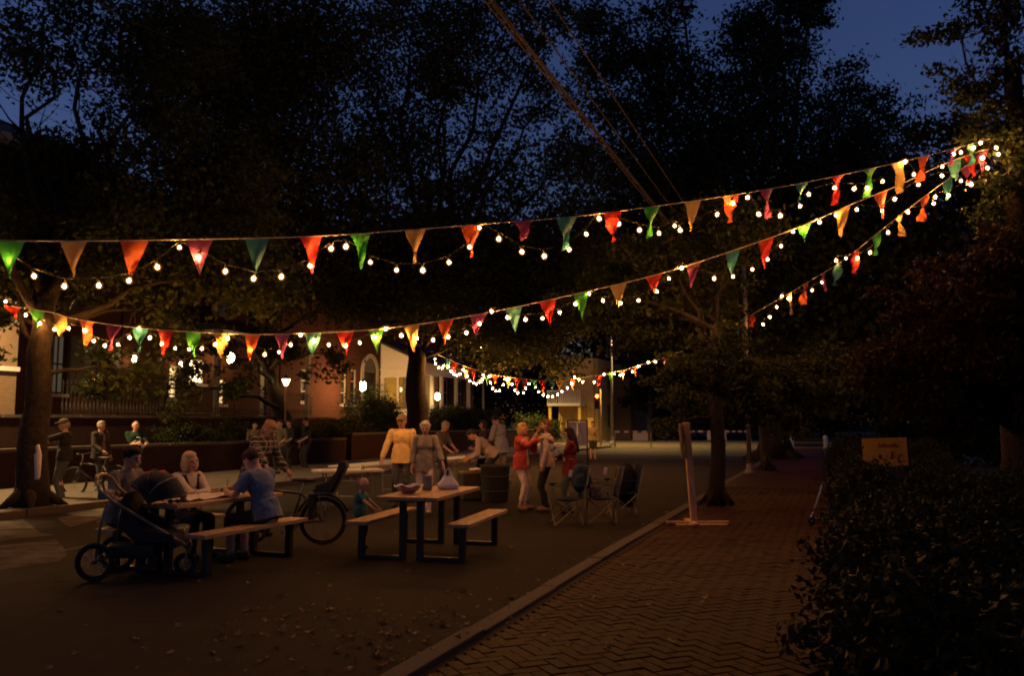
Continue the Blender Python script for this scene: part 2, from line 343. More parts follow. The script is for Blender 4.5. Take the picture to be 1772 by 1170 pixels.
# herringbone brick paving of the near sidewalk
def pavers():
    Wd = .1; ca, sa = math.cos(R(45)), math.sin(R(45)); out = []
    for i in range(-10, 220):
        for j in range(-220, 220):
            c = (i-j) % 4
            if c == 0: bx_, by_, ang = (i+1)*Wd, (j+.5)*Wd, 0
            elif c == 3: bx_, by_, ang = (i+.5)*Wd, (j+1)*Wd, 90
            else: continue
            x = bx_*ca-by_*sa - 1.0; y = bx_*sa+by_*ca + 2
            if KR+.24 < x < .95 and 3.2 < y < 21: out.append((x, y, R(ang+45)))
    # distance from the camera decides which ones are single pieces
    def inview(b):
        p = S(b[0], b[1], .12); d = p-V((0, 0, CAMH)); c_, s_ = math.cos(PITCH), math.sin(PITCH)
        fz = d.y*c_+d.z*s_; fy = -d.y*s_+d.z*c_
        if fz < .1: return False
        u = 886+F*d.x/fz; vv = 585-F*fy/fz
        return 640 < u < 1440 and vv < 1175
    out.sort(key=lambda b: (0 if inview(b) else 1, b[1])); near = out[:300]; rest = out[300:]
    mes = []
    for k in range(4):
        mb = MB(); h = .06
        x, y = .0965, .0465; q = .004
        mb.v = [(-x, -y, -h), (x, -y, -h), (x, y, -h), (-x, y, -h), (-x, -y, -q), (x, -y, -q), (x, y, -q), (-x, y, -q), (-x+q, -y+q, 0), (x-q, -y+q, 0), (x-q, y-q, 0), (-x+q, y-q, 0)]
        mb.f = [(0, 1, 5, 4), (1, 2, 6, 5), (2, 3, 7, 6), (3, 0, 4, 7), (4, 5, 9, 8), (5, 6, 10, 9), (6, 7, 11, 10), (7, 4, 8, 11), (8, 9, 10, 11)]
        mes.append((mb, mb.mesh('brick', BRK[k])))
    def tf(b):
        dip = .012*math.sin(b[1]*1.3+b[0]*2)+.008*math.sin(b[1]*3.1-b[0]*1.7)
        return (b[0], b[1], SW+.01+dip*.55+random.uniform(-.003, .003)), (random.uniform(-.02, .02), random.uniform(-.02, .02), b[2]+random.uniform(-.015, .015))
    for b in near:
        o = bpy.data.objects.new('brick', random.choice(mes)[1]); COL.objects.link(o); o.parent = sideR; o.location, o.rotation_euler = tf(b)
    big = MB(); mi = []
    for b in rest:
        l, e = tf(b); k = random.randrange(4); big.add(mes[k][0].v, mes[k][0].f, Matrix.Translation(l) @ Euler(e).to_matrix().to_4x4()); mi += [k]*9
    o = big.build('brick_paving', BRK[0], sideR, kind='stuff')
    for k in (1, 2, 3): o.data.materials.append(BRK[k])
    o.data.polygons.foreach_set('material_index', mi)
    far = MB(); far.add([(KR+.16, 21, SW+.014), (1.1, 21, SW+.014), (1.1, 54, SW+.014), (KR+.16, 54, SW+.014)], [(0, 1, 2, 3)])
    far.build('brick_paving', BRK[0], sideR, kind='stuff')
pavers()
# leaf litter along the gutter
lt = MB()
for i in range(380):
    if i < 190: p = G(random.gauss(640, 120), 1075+random.gauss(0, 28)+abs(random.gauss(0, 20)))
    elif i < 260: yy_ = random.uniform(4.5, 16); p = S(KR-abs(random.gauss(0, .18)), yy_)
    else: p = G(random.uniform(60, 1250), random.uniform(900, 1165))
    xs = p.x*cY-p.y*sY
    z0 = .012 if xs < KR else SW+.035
    s_ = random.uniform(.015, .04); a = random.uniform(0, 6.3); ro = Euler((random.uniform(-.5, .5), random.uniform(-.5, .5), a)).to_matrix().to_4x4()
    pts = [(0, -s_, 0), (s_*.5, -s_*.4, .004), (s_*.95, s_*.1, .012), (s_*.35, s_*.25, 0), (0, s_, .01), (-s_*.35, s_*.25, 0), (-s_*.95, s_*.1, .012), (-s_*.5, -s_*.4, .004)]
    lt.add([(0, 0, .004)]+pts, [(0, 1+k, 1+(k+1) % 8) for k in range(8)], Matrix.Translation((p.x, p.y, z0)) @ ro)
lo = lt.build('fallen_leaves', 'litter'); tag(lo, 'dry yellow brown leaves scattered on the dark road', 'leaves'); lo['kind'] = 'stuff'

# ------------------------------------------------------------------ terraces, walls and fence on the far side
def sbox(mb, x0, x1, y0, y1, z0, z1): return mb.box(((x0+x1)/2, (y0+y1)/2, (z0+z1)/2), (x1-x0, y1-y0, z1-z0))
tr = MB(); sbox(tr, WALL2-.3, WALL1-.3, -8, 54, -.02, .86); sbox(tr, -40, WALL2-.3, -8, 54, -.02, 1.74); struct(st(tr.build('garden_terrace', 'soil')))
for (nm, x, h, y0, y1, lab) in (('retaining_wall', WALL1, 1.02, -8, 30.2, 'low red brick retaining wall with pale coping along the far sidewalk'),
                               ('retaining_wall', WALL1, 1.2, 30.6, 53.5, 'brick garden wall behind the long folding tables, taller and plain topped'),
                               ('retaining_wall', WALL2, 1.84, -8, 32.5, 'upper brick terrace wall carrying the black iron fence')):
    t = thing(nm, lab, 'wall', (0, 0, 0), -YAW)
    sbox(MB(), x-.3, x, y0, y1, 0, h-.08).build('wall', 'brick_dark', t)
    n = int((y1-y0)/1.2); cp = MB(); sbox(cp, x-.35, x+.05, -.59, .59, h-.08, h); me = cp.mesh('coping_stone', 'concrete')
    for i in range(n):
        o = bpy.data.objects.new('coping_stone', me); COL.objects.link(o); o.parent = t; o.location = (0, y0+.6+i*(y1-y0)/n, random.uniform(-.004, .004))
fence = thing('iron_fence', 'black wrought iron fence with scrolled pickets on the upper wall', 'fence', (0, 0, 0), -YAW)
fy0, fy1 = 18.5, 31.0
for z in (1.95, 2.72): MB().box((WALL2-.12, (fy0+fy1)/2, z), (.03, fy1-fy0, .03)).build('rail', 'darkmetal', fence)
pk = MB(); pk.cyl((0, 0, 0), (0, 0, .92), .009, n=6); pk.cyl((0, 0, .92), (0, 0, 1.0), .014, .001, n=6); pk.tube([(0, 0, .12), (0, .035, .2), (0, .02, .3), (0, 0, .34)], .007, 5); pk.tube([(0, 0, .12), (0, -.035, .2), (0, -.02, .3), (0, 0, .34)], .007, 5)
pkm = pk.mesh('picket', 'darkmetal'); k = 0
while fy0+k*.14 < fy1:
    o = bpy.data.objects.new('picket', pkm); COL.objects.link(o); o.parent = fence; o.location = (WALL2-.12, fy0+k*.14, 1.84); k += 1

# ------------------------------------------------------------------ houses
def openwall(mb, x, t, y0, y1, z0, z1, ops):
    ys = sorted({y0, y1, *[o[0] for o in ops], *[o[1] for o in ops]}); zs = sorted({z0, z1, *[o[2] for o in ops], *[o[3] for o in ops]})
    for a, b in zip(ys[:-1], ys[1:]):
        run = None
        for c, d in zip(zs[:-1], zs[1:]):
            m = ((a+b)/2, (c+d)/2); hole = any(o[0] < m[0] < o[1] and o[2] < m[1] < o[3] for o in ops)
            if not hole: run = (run[0], d) if run else (c, d)
            if hole or d == zs[-1]:
                if run: sbox(mb, x-t, x, a, b, run[0], run[1]); run = None
    return mb
def window(t, x, y0, y1, z0, z1, pane='glass', frame='trim', vm=1, hm=1, sill=True, recess=.14, ft=.06):
    wn = MB()
    for (a, b, c, d) in ((y0, y0+ft, z0, z1), (y1-ft, y1, z0, z1), (y0+ft, y1-ft, z0, z0+ft), (y0+ft, y1-ft, z1-ft, z1)): sbox(wn, x-recess-.02, x-recess+.05, a, b, c, d)
    for k in range(1, vm+1): y = y0+(y1-y0)*k/(vm+1); sbox(wn, x-recess-.01, x-recess+.035, y-.02, y+.02, z0+ft, z1-ft)
    for k in range(1, hm+1): z = z0+(z1-z0)*k/(hm+1); sbox(wn, x-recess-.012, x-recess+.04, y0+ft, y1-ft, z-.025, z+.025)
    w_ = wn.build('window', frame, t)
    for i in range(vm+1):
        for j in range(hm+1):
            ya, yb = y0+(y1-y0)*i/(vm+1)+.015, y0+(y1-y0)*(i+1)/(vm+1)-.015; za, zb = z0+(z1-z0)*j/(hm+1)+.015, z0+(z1-z0)*(j+1)/(hm+1)-.015
            sbox(MB(), x-recess-.004, x-recess+.004, ya, yb, za, zb).build('pane', pane, w_)
    if sill: sbox(MB(), x-recess, x+.06, y0-.08, y1+.08, z0-.1, z0-.003).build('sill', 'trim', w_)
    return w_
def prect(u0, v0, u1, v1, xs=FAC):
    a = FA(u0, v1, xs); b = FA(u1, v0, xs); zc = [FA((u0+u1)/2, v, xs)[1] for v in (v1, v0)]
    return a[0], b[0], zc[0], zc[1]
def shutter(t, x, y0, y1, z0, z1):
    mb = MB(); sbox(mb, x+.003, x+.04, y0, y1, z0, z1); n = int((z1-z0)/.12)
    for k in range(n): z = z0+.06+k*(z1-z0-.06)/n; sbox(mb, x+.04, x+.055, y0+.05, y1-.05, z, z+.06)
    mb.build('shutter', 'shutter', t)
def wall_lantern(name, label, p, r=.13, m='lantern', hang=False):
    t = thing(name, label, 'lantern', p)
    fr = MB(); fr.lathe((0, 0, 0), [(.02, -.24), (.09, -.2), (.1, -.18)], 6); fr.lathe((0, 0, 0), [(.13, .17), (.1, .24), (.03, .3), (.02, .36)], 6)
    for k in range(6): a = math.pi*k/3; fr.cyl((.1*math.cos(a), .1*math.sin(a), -.18), (.125*math.cos(a), .125*math.sin(a), .17), .008, n=4)
    fr.build('frame', 'darkmetal', t)
    MB().ell((0, 0, -.02), (r*.6, r*.6, r), nu=10, nv=7).build('lamp', m, t, True)
    return t
def roof_hip(t, x0, x1, y0, y1, z, h, ov=.4):
    mb = MB(); x0 -= ov; x1 += ov; y0 -= ov; y1 += ov; i = (x1-x0)/2; cx = (x0+x1)/2
    mb.v = [(x0, y0, z), (x1, y0, z), (x1, y1, z), (x0, y1, z), (cx, min(y0+i, (y0+y1)/2), z+h), (cx, max(y1-i, (y0+y1)/2+.01), z+h)]
    mb.f = [(0, 3, 2, 1), (0, 1, 4), (1, 2, 5, 4), (2, 3, 5), (3, 0, 4, 5)]
    r = mb.build('roof', 'slate', t); sbox(MB(), x0-.05, x1+.05, y0-.05, y1+.05, z-.22, z-.01).build('cornice', 'trim', r); return r
Z0 = 1.7
# house A
hA = thing('brick_house', 'tall dark brick house with hipped roof behind the trunk wrapped tree', 'house', (0, 0, 0), -YAW)
wA = [prect(90, 578, 119, 682), prect(155, 590, 192, 682)]
lanA = prect(204, 632, 228, 668)
ops = list(wA)
for k, y in enumerate((10.5, 13.5, 16.5, 19.5)): ops.append((y, y+1.0, 6.2, 8.2))
ops.append((12.2, 13.5, 2.6, 4.9))
openwall(MB(), FAC, .35, 8, 22.4, Z0, 9.6, ops).build('wall', 'brick_red', hA)
sbox(MB(), FAC-9, FAC-.36, 8, 22.4, Z0, 9.55).build('wall', 'brick_dark', hA)
window(hA, FAC, *wA[0], pane='blind_glow', frame='shutter'); window(hA, FAC, *wA[1], frame='shutter')
for o_ in ops[2:]: window(hA, FAC, *o_)
a = wA[0]; shutter(hA, FAC, a[0]-.5, a[0]-.06, a[2], a[3]); shutter(hA, FAC, a[1]+.06, a[1]+.5, a[2], a[3])
a = wA[1]; shutter(hA, FAC, a[0]-.42, a[0]-.06, a[2], a[3]); shutter(hA, FAC, a[1]+.06, a[1]+.42, a[2], a[3])
roof_hip(hA, FAC-9, FAC, 8, 22.4, 9.82, 2.4)
p = S(FAC+.35, lanA[0]+.3, 3.75); wall_lantern('wall_lantern', 'small bright lantern beside the shuttered windows, framed by low leaves', p, .12)
# pale lit annex at the frame edge
hP = thing('brick_annex', 'pale tan brick annex with a white stone band, lit from the street', 'house', (0, 0, 0), -YAW)
sbox(MB(), FAC+.02, FAC+1.4, 9.0, 17.4, Z0, 5.6).build('wall', 'brick_tan', hP); sbox(MB(), FAC+1.38, FAC+1.46, 8.95, 17.45, 3.0, 3.12).build('stone_band', 'white', hP)
sbox(MB(), FAC-.02, FAC+1.5, 8.9, 17.5, 5.6, 5.85).build('cornice', 'trim', hP)
# house B : lit porch
hB = thing('brick_house', 'brick house with a glowing porch entrance behind hanging foliage', 'house', (0, 0, 0), -YAW)
dB = prect(327, 622, 357, 664); dB2 = prect(372, 655, 392, 700); wB = prect(292, 632, 310, 690)
openwall(MB(), FAC, .35, 22.5, 31.3, Z0, 8.4, [dB, dB2, wB, (24, 25, 5.8, 7.4), (27, 28, 5.8, 7.4)]).build('wall', 'brick_red', hB)
sbox(MB(), FAC-8, FAC-.36, 22.5, 31.3, Z0, 8.35).build('wall', 'brick_dark', hB); roof_hip(hB, FAC-8, FAC, 22.5, 31.3, 8.62, 2)
window(hB, FAC, *dB, pane='litwin_hot', vm=2, hm=1); window(hB, FAC, *dB2, pane='litwin', vm=1, hm=2); window(hB, FAC, *wB, pane='litwin', vm=0, hm=2)
for o_ in ((24, 25, 5.8, 7.4), (27, 28, 5.8, 7.4)): window(hB, FAC, *o_)
for y in (25.2, 27.9, 30.9): MB().box((FAC+1.7, y, (Z0+4.9)/2), (.16, .16, 4.9-Z0)).box((FAC+1.7, y, 4.84), (.24, .24, .12)).box((FAC+1.7, y, Z0+.1), (.24, .24, .2)).build('porch_column', 'trim', hB)
sbox(MB(), FAC, FAC+1.95, 25, 31.1, 4.9, 5.15).build('porch_roof', 'slate', hB)
wall_lantern('porch_lantern', 'porch lantern hanging by the glowing entrance of the brick house', S(FAC+.75, (dB[0]+dB[1])/2+.9, 4.1), .24, 'lantern')
wall_lantern('wall_lantern', 'lantern on the narrow side window of the porch house', S(FAC+.3, wB[0]+.2, 3.7), .1, 'lantern')
# house C : brick with arched doorway
hC = thing('brick_house', 'long brick house with tall dark windows and an arched doorway', 'house', (0, 0, 0), -YAW)
arch = prect(627, 645, 650, 700); cw_ = [prect(589, 640, 601, 700), prect(606, 640, 618, 700), prect(520, 640, 534, 696)]
openwall(MB(), FAC, .35, 31.4, 47, Z0, 9.0, [arch]+cw_).build('wall', 'brick_red', hC)
sbox(MB(), FAC-8, FAC-.36, 31.4, 47, Z0, 8.95).build('wall', 'brick_dark', hC); roof_hip(hC, FAC-8, FAC, 31.4, 47, 9.22, 2.2)
for o_ in cw_: window(hC, FAC, *o_, vm=0, hm=2)
ac, ar = (arch[0]+arch[1])/2, (arch[1]-arch[0])/2
rg = MB()
for k in range(12):
    a0, a1 = math.pi*k/12, math.pi*(k+1)/12
    q = [(ac+r_*math.cos(a_), arch[3]+r_*math.sin(a_)*1.1) for r_, a_ in ((ar+.02, a0), (ar+.22, a0), (ar+.22, a1), (ar+.02, a1))]; rg.prism(q, 'x', .12, FAC+.03)
rg.build('arch', 'trim', hC)
MB().prism([(ac+ar*math.cos(math.pi*k/12), arch[3]+1.1*ar*math.sin(math.pi*k/12)) for k in range(13)], 'x', .02, FAC+.015).build('fanlight', 'glass', hC)
dr = MB(); sbox(dr, FAC-.2, FAC-.14, arch[0], arch[1], arch[2], arch[3]); dr.build('door', 'shutter', hC)
for y in (arch[0]-.22, arch[1]+.02): sbox(MB(), FAC+.003, FAC+.09, y, y+.2, arch[2], arch[3]).build('pilaster', 'trim', hC)
lp = FA(628, 668, FAC+1.7); wall_lantern('door_lantern', 'large round lantern glowing in front of the arched brick doorway', S(FAC+1.7, lp[0], lp[1]), .24, 'doorlamp')
# white glazed vestibule
vs = thing('white_porch', 'white glazed porch with sloping roof, lit inside, beside the thick trunk', 'porch', (0, 0, 0), -YAW)
vx0, vx1, vy0, vy1 = FAC+.01, FAC+2.1, 40.2, 47.2
side = MB()   # side facing the camera (plane y = vy0), openings for windows
def yz(x0, x1, z0, z1, t=.12): side.box(((x0+x1)/2, vy0+t/2, (z0+z1)/2), (x1-x0, t, z1-z0))
yz(vx0, vx1, Z0, 2.3); yz(vx0, vx1, 3.95, 4.75)
for x in (vx0, vx0+.95, vx1-.14): yz(x, x+.14 if x > vx0 else x+.2, 2.3, 3.95)
side.prism([(vx0, 4.75), (vx1+.1, 4.75), (vx0, 5.75)], 'y', .12, vy0+.06); side.box(((vx0+vx1)/2, vy0-.03, 4.35), (vx1-vx0+.1, .06, .07)); side.box(((vx0+vx1)/2, vy0-.03, 3.98), (vx1-vx0+.1, .06, .06)); side.build('side_wall', 'white', vs)
fr = MB(); sbox(fr, vx1-.12, vx1, vy0+.12, vy1, Z0, 2.3); sbox(fr, vx1-.12, vx1, vy0+.12, vy1, 4.1, 4.75)
for y in (vy0+.14, 42.0, 43.2, 45.2, vy1-.2): sbox(fr, vx1-.1, vx1+.05, y, y+.22, 2.3, 4.1)
fr.build('front_wall', 'white', vs)
MB().box(((vx0+vx1)/2, vy0+.08, 3.12), (vx1-vx0-.3, .01, 1.62)).build('pane', mat('clearpane', (.3, .3, .3), .1, 0), vs)
rp_ = MB(); rp_.prism([(vx0, 5.9), (vx1+.35, 4.78), (vx1+.35, 4.68), (vx0, 5.76)], 'y', vy1-vy0+.4, (vy0+vy1)/2); rp_.build('roof', 'slate', vs)
for o_ in list(vs.children):
    if o_.name.startswith('pane'):
        gl = o_.data.materials[0].node_tree; b = gl.nodes['Principled BSDF']; b.inputs['Transmission Weight'].default_value = 1; b.inputs['IOR'].default_value = 1.02; b.inputs['Base Color'].default_value = (.9, .9, .85, 1)
sbox(MB(), vx0+.02, vx0+.05, vy0+.15, vy1, Z0, 4.7).build('inner_wall', 'yellowwall', vs)
sbox(MB(), vx0+.06, vx1-.15, vy0+2.4, vy0+2.45, Z0, 4.7).build('inner_wall', 'trim', vs)
ch = thing('hanging_lamp', 'pair of yellow lamps glowing inside the white porch', 'lamp', S(vx0+.95, vy0+1.2, 3.35))
for dx in (-.35, .3): MB().ell((dx, 0, 0), (.09, .09, .12)).build('lamp', 'lampwarm', ch, True)
MB().cyl((-.35, 0, .12), (0, 0, .6), .015).cyl((.3, 0, .12), (0, 0, .6), .015).cyl((0, 0, .6), (0, 0, 1.3), .015).build('stem', 'darkmetal', ch)
lw = FA(757, 686, vx1+.6); wall_lantern('wall_lantern', 'lantern glowing by the white porch front, right of the thick trunk', S(vx1+.6, lw[0], lw[1]), .22, 'lantern')
# house D, dark
hD = thing('brick_house', 'dark house behind the far swag of lights, windows unlit', 'house', (0, 0, 0), -YAW)
od = [(49+i*2.2, 50+i*2.2, z, z+1.7) for i in range(2) for z in (2.6, 5.6)]
openwall(MB(), FAC-.5, .35, 48, 54, Z0, 8.6, od).build('wall', 'brick_dark', hD); sbox(MB(), FAC-8, FAC-.86, 48, 54, Z0, 8.55).build('wall', 'brick_dark', hD); roof_hip(hD, FAC-8, FAC-.5, 48, 54, 8.82, 2)
for o_ in od: window(hD, FAC-.5, *o_)
# yellow corner building across the cross street
yb = thing('yellow_building', 'yellow corner building with a white railed balcony across the intersection', 'building', (0, 0, 0), -YAW)
XF = -19.0
yw = [(77.5, 79, 4.6, 6.6), (81, 82.5, 4.6, 6.6), (77.5, 79, 1.2, 3.2)]
openwall(MB(), XF, .3, 74, 86, 0, 7.2, yw).build('wall', 'yellowwall', yb); sbox(MB(), XF-3.6, XF-.31, 74, 86, 0, 7.15).build('wall', 'yellowwall', yb)
for o_ in yw: window(yb, XF, *o_, pane='glass')
sbox(MB(), XF-.9, XF-.3, 73.6, 73.98, 0, 7.2).build('corner_pier', 'yellowwall', yb)
sbox(MB(), XF-3.9, XF-.95, 71.6, 73.9, 3.0, 3.2).build('balcony_floor', 'white', yb)
bal = MB()
for i in range(16): MB().box((XF-3.85+i*.19, 71.65, 3.75), (.06, .05, .98)).build('baluster', 'white', yb)
bal.box((XF-2.42, 71.65, 4.29), (3.0, .08, .09)).build('top_rail', 'white', yb); MB().box((XF-2.42, 71.65, 3.225), (3.0, .07, .045)).build('bottom_rail', 'white', yb)
sbox(MB(), XF-3.9, XF-.95, 71.8, 73.7, 0, .5).build('plinth', 'concrete', yb)
for x in (XF-3.75, XF-1.1): sbox(MB(), x-.12, x+.12, 71.9, 72.1, .5, 3.0).build('post', 'yellowwall', yb)
ob = thing('brick_building', 'orange brick block beside the yellow corner building', 'building', (0, 0, 0), -YAW)
openwall(MB(), XF+1.8, .3, 79, 92, 0, 6.6, [(81, 82.2, 4, 6), (85, 86.2, 4, 6)]).build('wall', 'brick_tan', ob); sbox(MB(), XF+.02, XF+1.5, 79, 92, 0, 6.55).build('wall', 'brick_tan', ob)
for o_ in ((81, 82.2, 4, 6), (85, 86.2, 4, 6)): window(ob, XF+1.8, *o_)
gw = thing('garden_wall', 'pale stepped wall with hedge at the intersection corner', 'wall', (0, 0, 0), -YAW)
sbox(MB(), -34, -21.5, 69.0, 69.3, 0, .7).build('wall', 'white', gw); sbox(MB(), -34, -21.4, 68.95, 69.35, .7, .78).build('coping', 'concrete', gw)
# right-hand neighbour house, dark behind the yard trees
hR = thing('dark_house', 'dark clapboard house behind the red leaved tree in the yard', 'house', S(17, 30, 0), -YAW)
orr = [(-4, -2.8, 1.4, 3.2), (1, 2.2, 1.4, 3.2)]
hb = MB(); openwall(hb, 0, .3, -6, 6, 0, 7, orr); hb.build('wall', 'charcoal', hR)
sbox(MB(), .01, 8, -6, 6, 0, 6.9).build('wall', 'charcoal', hR); roof_hip(hR, 0, 8, -6, 6, 7.2, 2.4)
for o_ in orr: window(hR, 0, *o_)

# ================================================================== TREES
def leaves(name, lobes, m, parent, L=.18, bias=.3, wid=.55, droop=0, flat=1.0):
    P = []; SZ = []
    for (c, r, k) in lobes:
        n = int(k*math.pi*r[0]*r[2]/(.14*L*L)); nc = max(6, int(n/85))
        d = rng.normal(size=(nc, 3)); d /= np.linalg.norm(d, axis=1)[:, None]; rad = rng.random(nc)**.42
        cc = d*rad[:, None]*np.array(r)*rng.uniform(.85, 1.12, (nc, 1)) + np.array(c)
        ci = rng.integers(0, nc, n); sg = np.array(r)*.145+L*.4
        P.append(cc[ci]+rng.normal(size=(n, 3))*sg*np.array([1, 1, .75*flat])); SZ.append(rng.uniform(.6, 1.25, n)*L)
    P = np.concatenate(P); SZ = np.concatenate(SZ); n = len(P)
    ax = rng.normal(size=(n, 3)); ax[:, 2] -= droop; ax /= np.linalg.norm(ax, axis=1)[:, None]
    up = rng.normal(size=(n, 3)); up[:, 2] += bias*3; b = np.cross(up, ax); b /= np.linalg.norm(b, axis=1)[:, None]+1e-9; nn = np.cross(ax, b)
    h = SZ[:, None]/2; q = np.empty((n, 4, 3)); q[:, 0] = P-ax*h; q[:, 1] = P+b*h*wid-nn*h*.25-ax*h*.15; q[:, 2] = P+ax*h; q[:, 3] = P-b*h*wid-nn*h*.25-ax*h*.15
    me = bpy.data.meshes.new(name); me.vertices.add(n*4); me.vertices.foreach_set('co', q.reshape(-1).astype(np.float32))
    me.loops.add(n*4); me.loops.foreach_set('vertex_index', np.arange(n*4, dtype=np.int32)); me.polygons.add(n)
    me.polygons.foreach_set('loop_start', np.arange(0, n*4, 4, dtype=np.int32)); me.polygons.foreach_set('loop_total', np.full(n, 4, np.int32))
    me.materials.append(M[m]); me.update(calc_edges=True); me.validate()
    o = bpy.data.objects.new(name, me); COL.objects.link(o); o.parent = parent
    NLEAF[0] += n; return o
NLEAF = [0]
def wob(a, b, n, j, sag=0):
    a, b = V(a), V(b); out = []
    for i in range(n+1):
        t = i/n; p = a.lerp(b, t); e = math.sin(math.pi*t); L = (b-a).length
        out.append(p+V((random.uniform(-j, j), random.uniform(-j, j), random.uniform(-j, j)*.6))*L*(e > .01)+V((0, 0, sag*e*L)))
    return out
def tree(name, label, base, fork, r0, lobes, m, L=.18, group=None, spread=1.0, bias=.3, droop=0, flat=1.0, lean=None, twigs=5, rootflare=1.5):
    """lobes: (u, v, Y, radius_px, density) -> the crown; all offsets relative to the base."""
    t = thing(name, label, 'tree', base, 0, group); B = V(base)
    pl = []
    for lb in lobes:
        if lb[0] == 'w': pl.append((tuple(V(lb[1:4])-B), (lb[4], lb[4], lb[4]*.7), lb[5])); continue  # 'w' lobes: unseen leaf masses added overhead to block skylight
        u, v, Y, rp, k = lb[:5]; c = D(u, v, Y)-B; r = rp*Y/1500; pl.append(((c.x, c.y, c.z), (r, r*spread, r*.9), k))
    fk = V(fork)-B
    mb = MB(); tp = wob((0, 0, -.1), fk, 8, .012); rr = [r0*(1+(rootflare-1)*max(0, 1-i/1.6)**2)*(1-.05*i) for i in range(len(tp))]
    mb.tube(tp, rr, 14)
    for k in range(5):
        a = k*1.26+random.random()*.5; mb.tube([(0, 0, .45), (math.cos(a)*r0*.9, math.sin(a)*r0*.9, .2), (math.cos(a)*r0*2.2, math.sin(a)*r0*2.2, -.02)], [r0*.55, r0*.4, r0*.12], 8)
    mb.ell(tp[-1], (rr[-1],)*3, nu=12, nv=8); mb.build('trunk', 'bark', t, True)
    lb = MB(); rl = rr[-1]
    for c, r, k in pl:
        e = V(c); far = (e-fk).length; st_ = tp[random.choice((-1, -1, -2, -3))]
        if e.z < st_.z: st_ = tp[max(2, min(8, int(8*(e.z+.3)/max(fk.z, .1))))]
        pts = wob(st_, e+V((0, 0, r[2]*.2)), 7, .035, .05); rad = min(rl*.5, .03+.012*far) if math.hypot(e.x+B.x, e.y+B.y) > 13.5 or name == 'maple_tree' else .03
        if name == 'maple_tree' or math.hypot(e.x+B.x, e.y+B.y) > 15.2 or r[2] != r[0]*.7: lb.tube(pts, [rad*(1-i/7*.8) for i in range(8)], 7)
        for q in range(twigs):
            d = V((random.gauss(0, 1), random.gauss(0, 1), random.gauss(.3, .8))).normalized(); s_ = pts[random.randint(3, 7)]
            tw = wob(s_, s_+V((d.x*r[0], d.y*r[1], d.z*r[2]))*.95, 4, .05, .03); lb.tube(tw, [rad*.32, rad*.24, rad*.17, rad*.1, rad*.05], 5)
            for q2 in range(2):
                d2 = (d+V((random.gauss(0, .6), random.gauss(0, .6), random.gauss(0, .6)))).normalized(); lb.tube(wob(tw[2], tw[2]+d2*r[0]*.55, 3, .05), [rad*.14, rad*.1, rad*.06, rad*.03], 4)
    lb.build('limbs', 'bark', t, True)
    leaves('crown', pl, m, t, L, bias, droop=droop, flat=flat)
    return t
bT1 = G(52, 878, .1)
T1 = tree('street_tree', 'broad street tree with paper tied to its trunk by the far kerb', bT1, D(75, 520, bT1.y+.3), .29,
    [(90, 470, 17.2, 85, 2.70), (230, 425, 17, 110, 2.97), (340, 340, 18.5, 140, 3.51), (430, 480, 17.5, 95, 2.97), (205, 650, 17.6, 62, 2.03), (300, 545, 18, 70, 1.76), (-40, 430, 17, 120, 2.4), (-20, 560, 17.5, 60, 1.5),
     (140, 330, 19, 110, 3.24), (20, 320, 19, 110, 3.24), (250, 200, 20, 95, 1.49), (60, 110, 21, 110, 1.01), (180, 60, 21, 105, 1.08), (300, 70, 21, 90, 2.16), (60, 20, 22, 90, 0.68), ('w', -9, 9, 11.5, 3.4, 1.5), ('w', -13, 12, 11, 4, 1.5), ('w', -5.5, 5, 11, 3.6, 1.5), ('w', -10, 2.5, 10.5, 4, 1.5), ('w', -3, 9, 13.2, 3.4, 1.5), ('w', -8, -5, 10, 5, 1.5), ('w', -1.5, 1.5, 12, 4, 1.5)], 'leaf_a', .15, rootflare=1.25)  # 'w' lobes stay out of view, added to shut out sky light
bT7 = G(452, 800, 0); bT7 = S(-19.2, 28.3, .86)
T7 = tree('garden_tree', 'wide dark garden tree with a long low leaning branch above the terrace', bT7, D(450, 600, bT7.y), .32,
    [(400, 200, 29, 165, 2.86), (520, 330, 29, 150, 2.64), (450, 60, 30, 150, 2.86), (570, 120, 30, 130, 1.87), (560, 470, 29, 105, 2.42), (640, 515, 31, 85, 2.20), (370, 420, 28, 120, 2.64), (330, 600, 27, 55, 1.21), (400, 640, 27, 50, 1.10), (300, 690, 26.5, 40, 1.32), (470, 590, 28, 55, 1.65), (310, 120, 30, 120, 2.42), (560, 620, 29.5, 45, 0.88)], 'leaf_b', .2)
bT2 = S(-14.7, 29.8, .1)
T2 = tree('street_tree', 'thick trunked street tree beside the white porch, far lights tied to it', bT2, D(722, 560, bT2.y), .5,
    [(690, 50, 33, 140, 1.31), (640, 250, 33, 115, 1.75), (780, 160, 33, 120, 1.19), (880, 50, 34, 105, 1.19), (735, 345, 32, 95, 1.38), (860, 300, 34, 110, 1.25), (945, 180, 34, 80, 1.00), (940, 40, 34, 70, 1.00), (820, 450, 32, 105, 2.50), (720, 490, 31, 95, 2.50), (905, 470, 33, 105, 2.38), (985, 390, 33, 85, 1.62), (850, 560, 32, 85, 2.50), (935, 580, 33, 80, 2.50), (660, 430, 31, 80, 2.00), (800, 60, 35, 90, 1.12), (985, 290, 34, 60, 1.12)], 'leaf_a', .21)
bT4 = G(1342, 793, .12)
